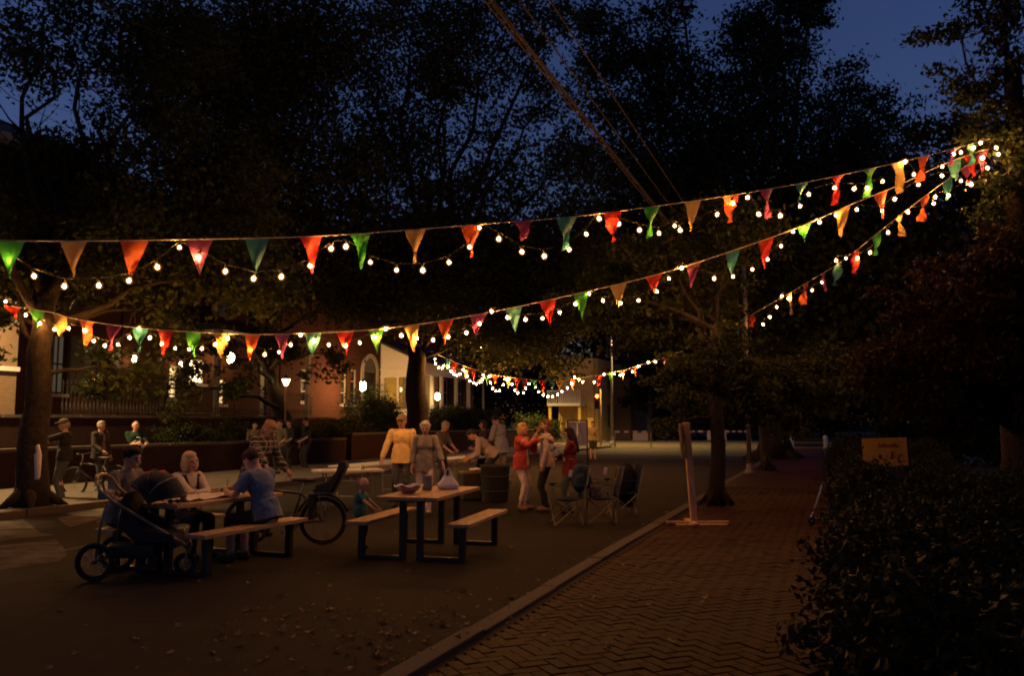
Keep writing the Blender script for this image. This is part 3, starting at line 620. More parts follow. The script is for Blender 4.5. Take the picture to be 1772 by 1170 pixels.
T4 = tree('street_tree', 'massive old tree at the kerb beyond the pole, towering over the street', bT4, D(1330, 520, bT4.y), .62,
    [(1095, 105, 40, 112, 2.2), (1050, 270, 39, 110, 1.6), (1180, 230, 40, 130, 2.5), (1305, 150, 40, 105, 2.4), (1345, 50, 41, 88, 2.2), (1395, 15, 41, 50, 2.2), (1270, 330, 40, 140, 2.5), (1420, 270, 41, 115, 2.4), (1470, 160, 43, 72, 1.5), (1520, 215, 43, 72, 1.4), (1400, 400, 40, 130, 2.5), (1130, 370, 38, 110, 2.0), (1500, 330, 42, 110, 2.4), (1040, 30, 40, 60, 1.2), (1080, 470, 38, 90, 1.8), (1180, 10, 40, 45, 1.1), (1270, 60, 40, 45, 1.6)], 'leaf_dark', .25)
bT3 = G(1240, 874, .12)
T3 = tree('street_tree', 'slender kerbside tree with layered lamplit foliage over the brick sidewalk', bT3, D(1238, 570, bT3.y), .155,
    [(1090, 560, 18.4, 75, 2.0), (1185, 500, 18.6, 95, 2.2), (1155, 560, 17.8, 70, 1.8), (1262, 645, 18.2, 85, 2.8), (1190, 695, 16.6, 52, 2.2), (1370, 680, 18.2, 80, 2.6), (1250, 420, 19, 95, 2.2), (1130, 440, 18.6, 78, 1.8), (1165, 738, 16.0, 26, 1.6), (1290, 690, 18, 60, 2.4), (1000, 510, 19.5, 60, 1.4), (1430, 655, 18.6, 70, 2.2), (1230, 560, 18.2, 70, 2), (1245, 610, 15.1, 58, 2), (1180, 640, 15.0, 50, 2), (1305, 640, 15.2, 58, 2), (1238, 672, 15.2, 38, 1.8)], 'leaf_a', .125, bias=.6, flat=.6, rootflare=1.25)
bT6 = V((9.0, 15.6, .13))
T6 = tree('conifer_tree', 'tall drooping conifer at the yard edge where the bunting lines meet', bT6, D(1752, 120, 15.7), .25,
    [(1710, 60, 15.9, 95, 1.0), (1745, 190, 15.9, 95, 1.3), (1665, 140, 15.7, 62, .9), (1765, 330, 15.7, 80, 2.2), (1650, 50, 15.8, 60, .8), (1800, 260, 15.5, 80, 2), (1760, 420, 15.5, 70, 2), (1690, 240, 15.7, 45, 1.2), (1720, -40, 15.9, 80, 1), ('w', 5.5, 9, 12.5, 3.6, 1.5), ('w', 9, 5, 11.5, 4, 1.5), ('w', 3, 3.5, 12, 4, 1.5), ('w', 1.2, 8.2, 13.5, 3.2, 1.5), ('w', 7, -4, 11, 5, 1.5), ('w', 0, -6, 11.5, 5, 1.5), ('w', 13, 10, 10, 4, 1.5)], 'needle', .13, droop=.6, flat=.6)  # 'w' lobes are unseen extra foliage that shades the street from the sky
bT8 = S(4.6, 15.5, .13)
T8 = tree('maple_tree', 'low red leaved maple spreading over the right hand yard', bT8, D(1690, 690, bT8.y), .16,
    [(1640, 565, bT8.y, 100, 1.7), (1700, 500, bT8.y, 105, 2.2), (1750, 640, bT8.y-.4, 120, 2.4), (1640, 680, bT8.y, 80, 2), (1560, 515, bT8.y+.5, 55, 1.1), (1540, 620, bT8.y+.6, 80, 1.8), (1800, 520, bT8.y, 110, 2.4)], 'leaf_red', .11, flat=.6)
bT9 = S(7.5, 31, .13)
T9 = tree('yard_tree', 'dark leafy tree filling the yard behind the red maple', bT9, D(1600, 520, bT9.y), .4,
    [(1560, 420, bT9.y, 150, 2.4), (1680, 380, bT9.y, 150, 2.4), (1480, 470, bT9.y, 110, 2.4), (1590, 590, bT9.y, 130, 2.4), (1490, 640, bT9.y, 85, 2.2), (1720, 560, bT9.y, 140, 2.4), (1640, 260, bT9.y, 75, 1.6), (1800, 400, bT9.y, 120, 2.4), (1560, 300, bT9.y, 60, 1.6)], 'leaf_dark', .24)
T10 = tree('corner_tree', 'dark tree at the far corner right of the yellow building', S(-14.6, 74, 0), D(1128, 660, 78), .3, [(1130, 640, 78, 55, 2.4), (1175, 660, 78, 55, 2.4), (1150, 590, 78, 60, 2.4), (1215, 640, 78, 55, 2.4), (1110, 700, 78, 30, 2), (1190, 705, 78, 35, 2)], 'leaf_dark', .4)
# distant woods closing the view
far = []
for i in range(34):
    u = -150+i*62; Y = 95+random.uniform(-8, 15)
    for v, rp in ((560, 105), (660, 90), (430, 100)):
        if 960 < u < 1085 and v > 600: continue
        if u > 1400 and v < 500: continue
        far.append((tuple(D(u, v+random.uniform(-25, 25), Y)), (rp*Y/1500,)*3, 1.7))
for i in range(12): far.append((tuple(D(960+i*45, 700, 150)), (9, 5, 8), 1.8))
fw = leaves('distant_trees', far, 'leaf_dark', None, .75); tag(fw, 'dark wood closing the far end of the street', 'trees'); fw['kind'] = 'stuff'
# ------------------------------------------------------------------ shrubs and hedges
def shrub(name, label, base, lobes, m='hedge', L=.06, cat='shrub', stem=.05):
    t = thing(name, label, cat, base); mb = MB()
    for c, r, k in lobes:
        mb.tube(wob((c[0]*.6, c[1]*.6, -.02), (c[0], c[1], c[2]), 4, .05), [stem, stem*.8, stem*.6, stem*.4, stem*.3], 6)
    mb.build('stem', 'bark', t); leaves('foliage', lobes, m, t, L); return t
def hedge_part(name, label, ys, hfun, rows=(.56, 1.25, 1.95)):
    base = S(1.0, ys[0], .12); lob = []
    for y in ys:
        h = hfun(y)
        for x in rows:
            p = S(x+random.uniform(-.1, .1)-.05, y, 0)-base
            hh = h*random.uniform(.85, 1.1)*(.86 if x < 1 else .82)
            lob.append(((p.x, p.y, hh*.52), (.52, .52, hh*.5), 2.2))
    return shrub(name, label, base, lob, L=.065, cat='hedge', stem=.02)
hedge_part('hedge', 'dark leafy hedge overhanging the brick sidewalk', [4.1+.55*i for i in range(10)], lambda y: random.uniform(.55, 1.05), (.52, 1.2))
hedge_part('hedge', 'taller rounded bush in front of the yellow yard sign', [9.7+.6*i for i in range(5)], lambda y: random.uniform(.85, 1.25))
hedge_part('hedge', 'far stretch of hedge narrowing along the brick sidewalk', [13+.9*i for i in range(18)], lambda y: (.7 if y < 17.5 else 1.15)+.15*math.sin(y*1.3))
lobs = []
for i in range(24):
    for zz in (.7, 1.7): q = S(2.6+i*1.1, 34+random.uniform(-.4, .4))-S(2.6, 34); lobs.append(((q.x, q.y, zz), (.95, .8, .85), 2.6))
shrub('hedge', 'tall dark hedge added to screen off skylit ground behind the right hand yard', S(2.6, 34, .12), lobs, 'leaf_dark', .16, 'hedge', .03)  # added hedge row that hides the sky-lit ground and lit leaves beyond
shrub('topiary', 'clipped ball topiary on a thin stem behind the iron fence', S(*[FA(403, 700, -20.6)[0]*0-20.6, FA(403, 700, -20.6)[0]], 1.74), [((0, 0, 1.05), (.42, .42, .4), 4)], 'leaf_dark', .07, 'topiary', .03)
pb_ = FA(640, 700, -19.2)
shrub('round_bush', 'big rounded bush below the arched doorway', S(-19.2, pb_[0], .86), [((0, 0, 1.2), (1.3, 1.3, 1.2), 3), ((.9, .3, .8), (.8, .8, .8), 2.5)], 'leaf_dark', .1)
shrub('hedge', 'clipped dark hedge in front of the white porch', S(-19.2, 43, .86), [((q*1.0*sY, q*1.0*cY, .75), (.7, .7, .85), 3) for q in range(-2, 7)], 'leaf_dark', .1, 'hedge')
for i, (u, lab) in enumerate(((560, 'loose shrub behind the brick garden wall, beside the dark clothed group'), (600, 'leafy shrub between the brick wall and the yellow shirted man'), (300, 'low planting behind the first brick wall, under the iron fence'), (390, 'bushy planting below the clipped ball topiary'), (470, 'grassy clump beside the lamp post'))):
    y = FA(u, 740, -19.2)[0]; shrub('garden_shrub', lab, S(-19.0, y, .86), [((0, 0, .4), (.7, .7, .45), 2.2), ((.5, .4, .35), (.5, .5, .4), 2)], 'leaf_b' if i % 2 else 'leaf_a', .09)
yv = FA(1000, 700, -21)[0]
shrub('corner_shrub', 'green shrub lit yellow at the far corner', S(-22.5, 66, 0), [((0, 0, 1.2), (1.6, 1.2, 1.2), 2), ((1.5, .5, 1.0), (1.2, 1, 1), 2)], 'leaf_a', .2)

# ================================================================== BUNTING AND STRING LIGHTS
AN = D(1712, 252, 15.2)
A1 = D(18, 416, 9.7); A2 = D(95, 545, bT1.y); A3 = D(1280, 560, 27.3); A4 = D(745, 608, bT2.y); B4 = D(1290, 580, bT4.y-1)
def spl(pts, n=6):
    out = []; pts = [pts[0]*2-pts[1]]+pts+[pts[-1]*2-pts[-2]]
    for i in range(1, len(pts)-2):
        p0, p1, p2, p3 = pts[i-1:i+3]
        for k in range(n): t = k/n; out.append(.5*((2*p1)+(p2-p0)*t+(2*p0-5*p1+4*p2-p3)*t*t+(3*p1-p0-3*p2+p3)*t**3))
    return out+[pts[-2]]
sock = MB(); sock.lathe((0, 0, 0), [(.012, .05), (.016, .045), (.016, .012), (.013, .008)], 8); sockm = sock.mesh('socket', 'black')
gb = MB(); gb.lathe((0, 0, 0), [(.004, -.082), (.022, -.076), (.04, -.056), (.046, -.034), (.04, -.012), (.02, .006), (.013, .014)], 14); bulbm = gb.mesh('bulb', 'bulbglass', True); recalc(bulbm)  # bulbglass is a faintly glowing shell that carries the lens halo
fl_ = MB().ell((0, 0, -.034), (.018, .018, .021), nu=10, nv=7); filams = [fl_.mesh('filament', 'bulb%d' % i_, True) for i_ in range(4)]; [recalc(f_) for f_ in filams]; ig = MB().ell((0, 0, -.034), (.031, .031, .034), nu=12, nv=8); innm = ig.mesh('halo_shell', 'halo_in', True); recalc(innm)  # second ellipsoid is an added shell that carries the halo
def bunting(label, A, B, rope, flags, width=.3, drop=.45, rr=.007):
    t = thing('bunting', label, 'bunting', (0, 0, 0)); pts = spl([onplane(u, v, A, B) for u, v in rope]); MB().tube(pts, rr, 6).build('rope', 'rope', t)
    us = []
    for p in pts: d = p-V((0, 0, CAMH)); us.append(886+F*d.x/(d.y*math.cos(PITCH)+d.z*math.sin(PITCH)))
    dirn = (B-A); dirn.z = 0; dirn.normalize()
    for fl in flags:
        u, col = fl[0], fl[1]; sc_ = fl[2] if len(fl) > 2 else 1; tw = fl[3] if len(fl) > 3 else random.choice((-1, 1))*random.uniform(.05, .55)
        k = min(range(len(us)-1), key=lambda i: abs(us[i]-u)); j = k+1 if us[k+1] != us[k] else k
        tt = (u-us[k])/(us[j]-us[k]+1e-9); c = pts[k].lerp(pts[j], max(-1, min(1, tt))); sl_ = (pts[min(k+1, len(pts)-1)]-pts[max(k-1, 0)]).normalized()
        if sl_.dot(dirn) < 0: sl_ = -sl_
        mb = MB(); n = 7; w_ = width*random.uniform(.92, 1.05); h = drop*sc_*random.uniform(.95, 1.08); ph = random.uniform(0, 6); am = random.uniform(.015, .06); nrm = V((-dirn.y, dirn.x, 0)); lean = random.uniform(-.05, .05)
        for r_ in range(n+1):
            f_ = r_/n
            for q in range(5):
                s_ = (q/4-.5)*w_*(1-f_); off = am*math.sin(ph+f_*5+q*1.1)*f_**.6*2+tw*s_*f_*2+tw*f_*.12
                p = sl_*s_*(1-.25*abs(tw)*f_)+V((0, 0, -h*f_-.004))+dirn*(lean*f_)+nrm*off; mb.v.append(tuple(p))
        for r_ in range(n):
            for q in range(4): a = r_*5+q; mb.f.append((a, a+5, a+6, a+1))
        o = mb.build('flag', 'flag_'+col, t, True); o.location = c
    return t
def lights(label, A, B, bulbs, which=0, scale=1.0):
    t = thing('string_lights', label, 'string lights', (0, 0, 0)); pts = []
    for u, v in bulbs: pts.append(onplane(u, v, A, B))
    n = V((-(B-A).y, (B-A).x, 0)).normalized(); wp = []
    for p in pts:
        q = p+n*random.uniform(-.05, .05)
        o = bpy.data.objects.new('bulb', bulbm); COL.objects.link(o); o.parent = t; o.location = q+V((0, 0, .03)); o.scale = (scale*random.uniform(.82, 1.12),)*3; o.rotation_euler = (random.uniform(-.3, .3), random.uniform(-.3, .3), 0)
        for nm_, me_ in (('filament', filams[which]), ('halo_shell', innm)): f_ = bpy.data.objects.new(nm_, me_); COL.objects.link(f_); f_.parent = o
        s_ = bpy.data.objects.new('socket', sockm); COL.objects.link(s_); s_.parent = o
        wp.append(q+V((0, 0, .03+.055*scale)))
    MB().tube(wp, .004, 5).build('wire', 'wire', t)
    return t
SEQ = ['green', 'tan', 'orange', 'purple', 'teal', 'red']
B1 = [(15, 450), (58, 478), (112, 495), (171, 495), (224, 485), (271, 462), (311, 429), (344, 445), (390, 470), (440, 482), (487, 478), (535, 460), (573, 430), (600, 425), (640, 454), (685, 468), (731, 467), (776, 454), (812, 428), (829, 394), (864, 412), (903, 435), (942, 442), (983, 432), (1016, 404), (1037, 377), (1069, 388), (1105, 398), (1140, 403), (1166, 391), (1176, 398), (1239, 372), (1265, 352), (1293, 342), (1315, 369), (1351, 372), (1381, 358), (1398, 336), (1443, 325), (1476, 327), (1500, 325), (1527, 314), (1563, 281), (1582, 301), (1628, 289), (1650, 266), (1664, 263), (1683, 256), (1700, 245), (1721, 256), (1725, 267)]
bunting('long upper bunting line with large coloured pennants across the whole street', A1, AN, [(-90, 412), (0, 416), (150, 417), (345, 414), (540, 409), (720, 397), (830, 388), (980, 376), (1110, 360), (1250, 340), (1380, 318), (1500, 293), (1600, 270), (1712, 240)],
    [(18, 'green'), (127, 'tan'), (233, 'orange'), (345, 'purple'), (445, 'teal'), (538, 'red'), (624, 'green', 1, .5), (719, 'tan'), (815, 'orange', 1, .35), (905, 'purple', .62), (981, 'teal'), (1060, 'red'), (1129, 'green'), (1199, 'tan'), (1265, 'orange'), (1327, 'purple', .95, .5), (1388, 'teal', .6, .3), (1450, 'red'), (1506, 'green', 1.05, .5), (1554, 'tan', 1.1), (1599, 'orange', .9, .9), (1650, 'purple', .6, .6), (1685, 'teal', .9, .3)])
lights('warm bulbs swagged below the long upper bunting line', A1, AN, [(-40, 420)]+B1, 0)
B2 = [(12, 522), (45, 545), (70, 560), (95, 570), (117, 568), (147, 572), (164, 590), (183, 598), (205, 597), (224, 584), (240, 568), (260, 584), (281, 595), (302, 603), (325, 605), (348, 603), (372, 596), (395, 586), (434, 606), (457, 613), (483, 610), (504, 597), (521, 580), (546, 590), (570, 597), (598, 598), (623, 594), (649, 583), (669, 569), (695, 580), (721, 586), (750, 588), (776, 583), (806, 575), (830, 560), (850, 538), (879, 550), (909, 553), (939, 551), (969, 541), (995, 526), (1019, 508), (1043, 520), (1074, 525), (1105, 519), (1136, 504), (1157, 482), (1178, 464), (1236, 482), (1270, 478), (1301, 467), (1328, 449), (1353, 425), (1371, 402), (1393, 395), (1417, 385), (1447, 372), (1482, 363), (1526, 365), (1548, 345), (1590, 318), (1628, 305), (1661, 314), (1700, 272)]
bunting('middle bunting line tied between the far kerb tree and the conifer', A2, AN, [(20, 530), (90, 541), (125, 551), (200, 563), (280, 571), (400, 578), (500, 578), (640, 571), (760, 556), (880, 534), (1000, 508), (1130, 477), (1250, 440), (1380, 394), (1470, 355), (1560, 318), (1630, 285), (1706, 258)],
    [(20, 'red', .5), (65, 'green', .7, .6), (104, 'tan', .9, .9), (150, 'orange'), (197, 'purple'), (243, 'teal'), (287, 'red'), (334, 'green'), (383, 'tan'), (437, 'orange'), (488, 'purple'), (542, 'teal'), (597, 'red'), (651, 'green'), (712, 'tan'), (771, 'orange'), (828, 'purple'), (889, 'teal'), (948, 'red'), (1005, 'green', 1, .4), (1070, 'tan'), (1132, 'red', .7), (1200, 'purple'), (1268, 'teal'), (1326, 'red', 1.1), (1392, 'green', .7, .3), (1458, 'tan', 1.15), (1524, 'orange', 1.05, .4), (1650, 'teal', .8), (1680, 'red', .9), (1698, 'purple', 1.1)])
lights('warm bulbs swagged below the middle bunting line', A2, AN, B2, 1)
bunting('steep bunting line running from the conifer to the street pole', AN, A3, [(1706, 262), (1640, 310), (1580, 355), (1520, 402), (1460, 450), (1400, 487), (1350, 517), (1300, 545), (1275, 560)],
    [(1672, 'purple', .8), (1640, 'teal', .9), (1600, 'orange', 1.05, .5), (1555, 'tan'), (1518, 'green', 1.05, .3), (1481, 'red', 1.2), (1451, 'teal', 1.2, .9), (1425, 'purple'), (1394, 'orange', 1.2, .6), (1366, 'tan', 1.3), (1302, 'red', .9), (1275, 'teal', .9)])
lights('warm bulbs along the steep bunting line to the pole', AN, A3, [(1710, 290), (1680, 318), (1642, 338), (1617, 340), (1617, 352), (1594, 364), (1570, 366), (1555, 379), (1538, 402), (1504, 436), (1484, 446), (1461, 447), (1450, 450), (1420, 488), (1405, 502), (1366, 516), (1353, 512), (1345, 531), (1330, 548), (1320, 561), (1287, 568), (1272, 563)], 2, 1.15)
B4l = [(748, 614), (753, 621), (754, 629), (759, 636), (765, 637), (769, 633), (776, 634), (781, 642), (786, 648), (791, 650), (796, 647), (801, 640), (805, 643), (809, 651), (813, 659), (819, 663), (824, 664), (831, 661), (834, 656), (837, 649), (847, 651), (849, 662), (852, 672), (858, 677), (865, 676), (871, 666), (874, 656), (880, 656), (886, 665), (891, 675), (897, 680), (906, 680), (910, 672), (916, 664), (926, 670), (932, 678), (940, 683), (948, 686), (956, 686), (965, 683), (972, 678), (981, 671), (989, 663), (993, 652), (1002, 657), (1009, 661), (1028, 661), (1045, 648), (1062, 647), (1073, 649), (1078, 648), (1094, 643), (1104, 634), (1122, 627), (1135, 626), (1157, 619), (1180, 601), (1214, 617), (1228, 609)]
bunting('far sagging bunting line strung from the thick trunk across the street', A4, B4, [(745, 608), (800, 632), (850, 648), (910, 656), (960, 658), (1020, 652), (1080, 640), (1130, 625), (1180, 608), (1230, 590), (1290, 570)],
    [(776, 'teal'), (787, 'red'), (805, 'tan'), (818, 'red'), (842, 'teal'), (857, 'orange', .7), (879, 'tan'), (895, 'red'), (908, 'purple'), (924, 'teal', .7), (939, 'red'), (956, 'teal'), (969, 'tan'), (990, 'orange'), (1037, 'red', .9), (1058, 'green', .9), (1077, 'tan', .8), (1100, 'orange', .8), (1150, 'purple', .8)], rr=.012)
lights('dense far swags of bulbs hanging from the thick trunk', A4, B4, B4l, 3, 1.2)
# overhead utility cables along the street
ut = thing('utility_cables', 'thick bundled overhead cables running above the street', 'cables', (0, 0, 0), -YAW)
for (x, z, r, sg) in ((-4.27, 7.7, .036, .2), (-4.3, 7.64, .014, .22), (-3.72, 8.0, .014, .1), (-4.08, 7.95, .013, .16)):
    pts = [(x, -6+i*4.5, z-sg*4*(i%14/14)*(1-i%14/14)) for i in range(29)]; MB().tube(pts, r, 8).build('cable', 'cable', ut)

from mathutils import noise
# ================================================================== PEOPLE
def ik(a, t, l1, l2, hint):
    a, t, hint = V(a), V(t), V(hint); d = t-a; L = min(d.length, (l1+l2)*.995); dn = d.normalized(); t = a+dn*L
    x = (l1*l1-l2*l2+L*L)/(2*L); h = math.sqrt(max(0, l1*l1-x*x)); hp = hint-dn*hint.dot(dn)
    hp = hp.normalized() if hp.length > 1e-5 else dn.orthogonal().normalized()
    return a+dn*x+hp*h, t
def remesh(mb, vox, smooth=4):
    me = bpy.data.meshes.new('t'); me.from_pydata(mb.v, [], mb.f); recalc(me); o = bpy.data.objects.new('t', me); COL.objects.link(o)
    m = o.modifiers.new('r', 'REMESH'); m.mode = 'VOXEL'; m.voxel_size = vox
    if smooth: s_ = o.modifiers.new('s', 'SMOOTH'); s_.factor = .5; s_.iterations = smooth
    dg = bpy.context.evaluated_depsgraph_get(); out = bpy.data.meshes.new_from_object(o.evaluated_get(dg)); bpy.data.objects.remove(o); bpy.data.meshes.remove(me)
    vs = [v.co.copy() for v in out.vertices]; fs = [tuple(p.vertices) for p in out.polygons]; bpy.data.meshes.remove(out); return vs, fs
def limb(mb, a, b, ra, rb, capa=True, capb=True, n=12):
    mb.cyl(a, b, ra, rb, n)
    if capa: mb.ell(a, (ra, ra, ra), nu=10, nv=7)
    if capb: mb.ell(b, (rb, rb, rb), nu=10, nv=7)
def basis(up, fwd):
    z = V(up).normalized(); x = V(fwd).cross(z).normalized(); y = z.cross(x); return Matrix((x, y, z)).transposed()
MATC = {}
def cloth(c, name='cloth'):
    if isinstance(c, str): return M[c]
    if isinstance(c, bpy.types.Material): return c
    k = tuple(c)
    if k not in MATC: MATC[k] = mat('%s_%d' % (name, len(MATC)), c, .9, .18, 45, .25, bscale=28)
    return MATC[k]
SKIN = [mat('skin_a', (.52, .3, .2), .55, .08, 20), mat('skin_b', (.42, .23, .15), .55, .08, 20)]
NP = [0]
def person(label, loc, face, h=1.7, female=False, lean=0, side=0, pz=None, py=0, head=(0, 0, 0), hands=None, feet=None, elb=None, shirt=(.3, .3, .3), sleeve=1.0, pants=(.05, .06, .09), leg=1.0, hair=(.08, .05, .03), style='short', shoe=(.03, .03, .03), vox=.012, hem=-.06, jacket=None, skin=0, cap=None, twist=0, fat=1.1, curl=.5, kneehint=(0, 1, 0), baggy=.014, barefoot=False, hs=1.06, vestc=None):
    k = h/1.75; NP[0] += 1
    root = thing('person', label, 'person', loc, -R(face))
    fs_ = .92 if female else 1.0; SHW = (.165 if female else .19)
    P0 = V((0, py, pz if pz else .93)); tz = V((math.sin(side), math.sin(lean), math.cos(lean))).normalized(); tf = V((0, math.cos(lean), -math.sin(lean)))
    T = basis(tz, tf) @ Matrix.Rotation(twist, 3, 'Z')
    def tp(x, y, z): return P0+T @ V((x, y, z))
    neck = tp(0, -.01, .52); hd = Euler((-head[0], head[2], -head[1])).to_matrix(); H = Euler((head[0]-lean*.35, head[2], -head[1]+twist)).to_matrix() @ Matrix.Scale(hs, 3)
    hc = neck+T @ V((0, .02, .035))+H @ V((0, .015, .12))*1.0
    sh = [tp(-SHW, 0, .47), tp(SHW, 0, .47)]; hip = [P0+V((-.09, 0, -.02)), P0+V((.09, 0, -.02))]
    hands = hands or [(-.27, .05, .80), (.27, .05, .80)]; feet = feet or [(-.1, 0, 0), (.1, .03, 0)]
    elb = elb or [(-.5, -1, -.2), (.5, -1, -.2)]
    EL, WR, KN, AN_ = [], [], [], []
    for i in (0, 1):
        e, wq = ik(sh[i], hands[i], .29, .255, elb[i]); EL.append(e); WR.append(wq)
        kn, an = ik(hip[i], V(feet[i][:3])+V((0, 0, .08)), .44, .42, kneehint); KN.append(kn); AN_.append(an)
    def torso(mb, g):
        f_ = fat
        mb.ell(tp(0, .0, .36), ((.165*fs_)*f_+g, .115*f_+g, .19+g*.5), T); mb.ell(tp(0, .005, .17), ((.14*fs_)*f_+g, .108*f_+g, .2), T); mb.ell(tp(0, -.005, .0), (.165*f_+g, .122*f_+g, .14+g), T)
        if female: mb.ell(tp(-.07, .085, .33), (.065+g*.5, .05+g*.5, .06+g*.5), T); mb.ell(tp(.07, .085, .33), (.065+g*.5, .05+g*.5, .06+g*.5), T)
        for i in (0, 1): limb(mb, tp(0, -.01, .5), sh[i], .06+g*.6, .058+g*.7); limb(mb, tp(0, 0, .38), sh[i], .09+g*.3, .06+g*.7)
    # --- body
    b = MB(); torso(b, -.012); limb(b, neck+T @ V((0, 0, -.05)), hc+H @ V((0, -.02, -.06)), .056*fs_, .05*fs_)
    b.ell(hc, (.074, .092, .112), H); b.ell(hc+H @ V((0, .03, -.06)), (.052, .058, .058), H); b.ell(hc+H @ V((0, -.025, .01)), (.076, .08, .09), H)
    limb(b, hc+H @ V((0, .085, .012)), hc+H @ V((0, .108, -.022)), .01, .016); 
    for s_ in (-1, 1): b.ell(hc+H @ V((s_*.077, -.005, -.005)), (.012, .022, .033), H)
    FG = MB()
    for i in (0, 1):
        s_ = -1 if i == 0 else 1; am = .9 if female else 1
        limb(b, sh[i], EL[i], .052*am, .041*am); limb(b, EL[i], WR[i], .041*am, .027*am)
        dr = (WR[i]-EL[i]).normalized(); inn = V((-s_, .3, 0)); inn = (inn-dr*inn.dot(dr)).normalized(); lat = dr.cross(inn).normalized()*(-s_)
        Bm = Matrix((lat, inn, dr)).transposed(); pc = WR[i]+dr*.05; b.ell(pc, (.042, .017, .055), Bm); limb(b, WR[i], pc, .026, .024)
        for q, (ox, ln_) in enumerate(((-.03, .062), (-.011, .074), (.01, .078), (.029, .07))):
            kx = pc+Bm @ V((ox, 0, .043)); c1 = kx+(dr*math.cos(curl)+inn*math.sin(curl))*ln_*.5; c2 = c1+(dr*math.cos(curl*2.2)+inn*math.sin(curl*2.2))*ln_*.55; FG.tube([kx-dr*.02, kx, c1, c2], [.009, .0095, .0085, .006], 6)
        th = pc+Bm @ V((.036, .006, -.02)); FG.tube([th-Bm @ V((.015, 0, 0)), th+Bm @ V((.02, .012, .022)), th+Bm @ V((.028, .024, .05))], [.012, .011, .007], 6)
        limb(b, hip[i], KN[i], .084*fat, .056); limb(b, KN[i], AN_[i], .056, .038); b.ell(KN[i].lerp(AN_[i], .3)+V((0, -.012, 0)), (.052, .055, .11))
        fy_ = feet[i][3] if len(feet[i]) > 3 else s_*.15; b.ell(AN_[i]+V((math.sin(fy_)*.07, math.cos(fy_)*.07, -.045)), (.04, .11, .035), Matrix.Rotation(-fy_, 3, 'Z'))
    def fin(name, parts, m, par, cut=None):
        mb = MB()
        for (pm, vx, smo, fn) in parts:
            if vx: vs_, fs2 = remesh(pm, vx, smo)
            else: vs_, fs2 = [V(p) for p in pm.v], pm.f
            if name in ('shirt', 'trousers', 'jacket', 'vest'): vs_ = [q+noise.noise_vector(q*9+V((NP[0]*3.7, 0, 0)))*.011+noise.noise_vector(q*24)*.004 for q in vs_]
            if fn: fs2 = [f for f in fs2 if fn(sum((vs_[q] for q in f), V((0, 0, 0)))/len(f))]
            mb.add([p*k for p in vs_], fs2)
        return mb.build(name, m, par, True)
    body = fin('body', [(b, vox, 2, None), (FG, 0, 0, None)], SKIN[skin], root)
    Tinv = T.transposed()
    def tl(p): return Tinv @ (p-P0)
    # --- shirt
    def sleeves(mb, frac, g):
        for i in (0, 1):
            if frac <= .5: limb(mb, sh[i], sh[i].lerp(EL[i], frac*2), .054+g, .05+g*1.5, True, False)
            else:
                limb(mb, sh[i], EL[i], .054+g, .043+g, True, True); limb(mb, EL[i], EL[i].lerp(WR[i], (frac-.5)*2), .043+g, .032+g, False, False)
    def skirt(mb, g, z0, z1):
        n = 18; o_ = len(mb.v); rings = [(z0, 1.04), ((z0+z1)/2, 1.0), (z1, .93)]
        for z, q in rings:
            for a_ in range(n): an = 2*math.pi*a_/n; mb.v.append(tuple(tp((.166*fat+g)*q*math.cos(an), (.124*fat+g)*q*math.sin(an)-.003, z)))
        for r_ in range(2):
            for a_ in range(n): mb.f.append((o_+r_*n+a_, o_+r_*n+(a_+1) % n, o_+(r_+1)*n+(a_+1) % n, o_+(r_+1)*n+a_))
        mb.f.append(tuple(o_+q for q in reversed(range(n)))); mb.f.append(tuple(o_+2*n+q for q in range(n)))
    tor = MB(); torso(tor, baggy*.6+.004); skirt(tor, baggy*.6+.006, hem-.06, .16); slv = MB(); sleeves(slv, sleeve, baggy)
    fin('shirt', [(tor, vox, 3, lambda p: tl(p).z > hem and tl(p).z < .535), (slv, vox, 2, None)], cloth(shirt), root)
    if jacket:
        tor = MB(); torso(tor, .03); skirt(tor, .034, -.18, .16); slv = MB(); sleeves(slv, .97, .022)
        fin('jacket', [(tor, vox, 3, lambda p: -.12 < tl(p).z < .55 and not (tl(p).y > .02 and abs(tl(p).x) < .05+.06*max(0, .25-tl(p).z))), (slv, vox, 2, None)], cloth(jacket), root)
    if vestc:
        tor = MB(); torso(tor, .022); skirt(tor, .026, -.12, .16)
        fin('vest', [(tor, vox, 3, lambda p: -.06 < tl(p).z < .52 and abs(tl(p).x) < SHW*.86 and not (tl(p).y > .02 and abs(tl(p).x) < .03+.05*max(0, (tl(p).z-.25)*4)))], cloth(vestc), root)
    # --- trousers
    tr_ = MB(); tr_.ell(tp(0, -.005, .02), (.168*fat+.006, .126*fat+.006, .14), T)
    for i in (0, 1):
        if leg > .5: limb(tr_, hip[i], KN[i], .092*fat, .066, True, True); limb(tr_, KN[i], KN[i].lerp(AN_[i], (leg-.5)*2), .066, .055, False, False)
        else: limb(tr_, hip[i], hip[i].lerp(KN[i], leg*2), .094*fat, .085, True, False)
    fin('trousers', [(tr_, vox, 3, lambda p: tl(p).z < .12)], cloth(pants), root)
    for i in (0, 1):
        s_ = -1 if i == 0 else 1; fy_ = feet[i][3] if len(feet[i]) > 3 else s_*.15; Rm = Matrix.Rotation(-fy_, 3, 'Z'); c = AN_[i]+Rm @ V((0, .055, -.04)); z0 = AN_[i].z-.085
        sm = MB(); sm.ell(c, (.05, .14, .05), Rm); sm.ell(AN_[i]+V((0, -.01, -.03)), (.044, .055, .06), Rm); sm.v = [(x, y, max(z, z0)) for x, y, z in sm.v]; sm.v = [tuple(V(p)*k) for p in sm.v]
        sm.build('shoe', cloth(shoe), root, True)
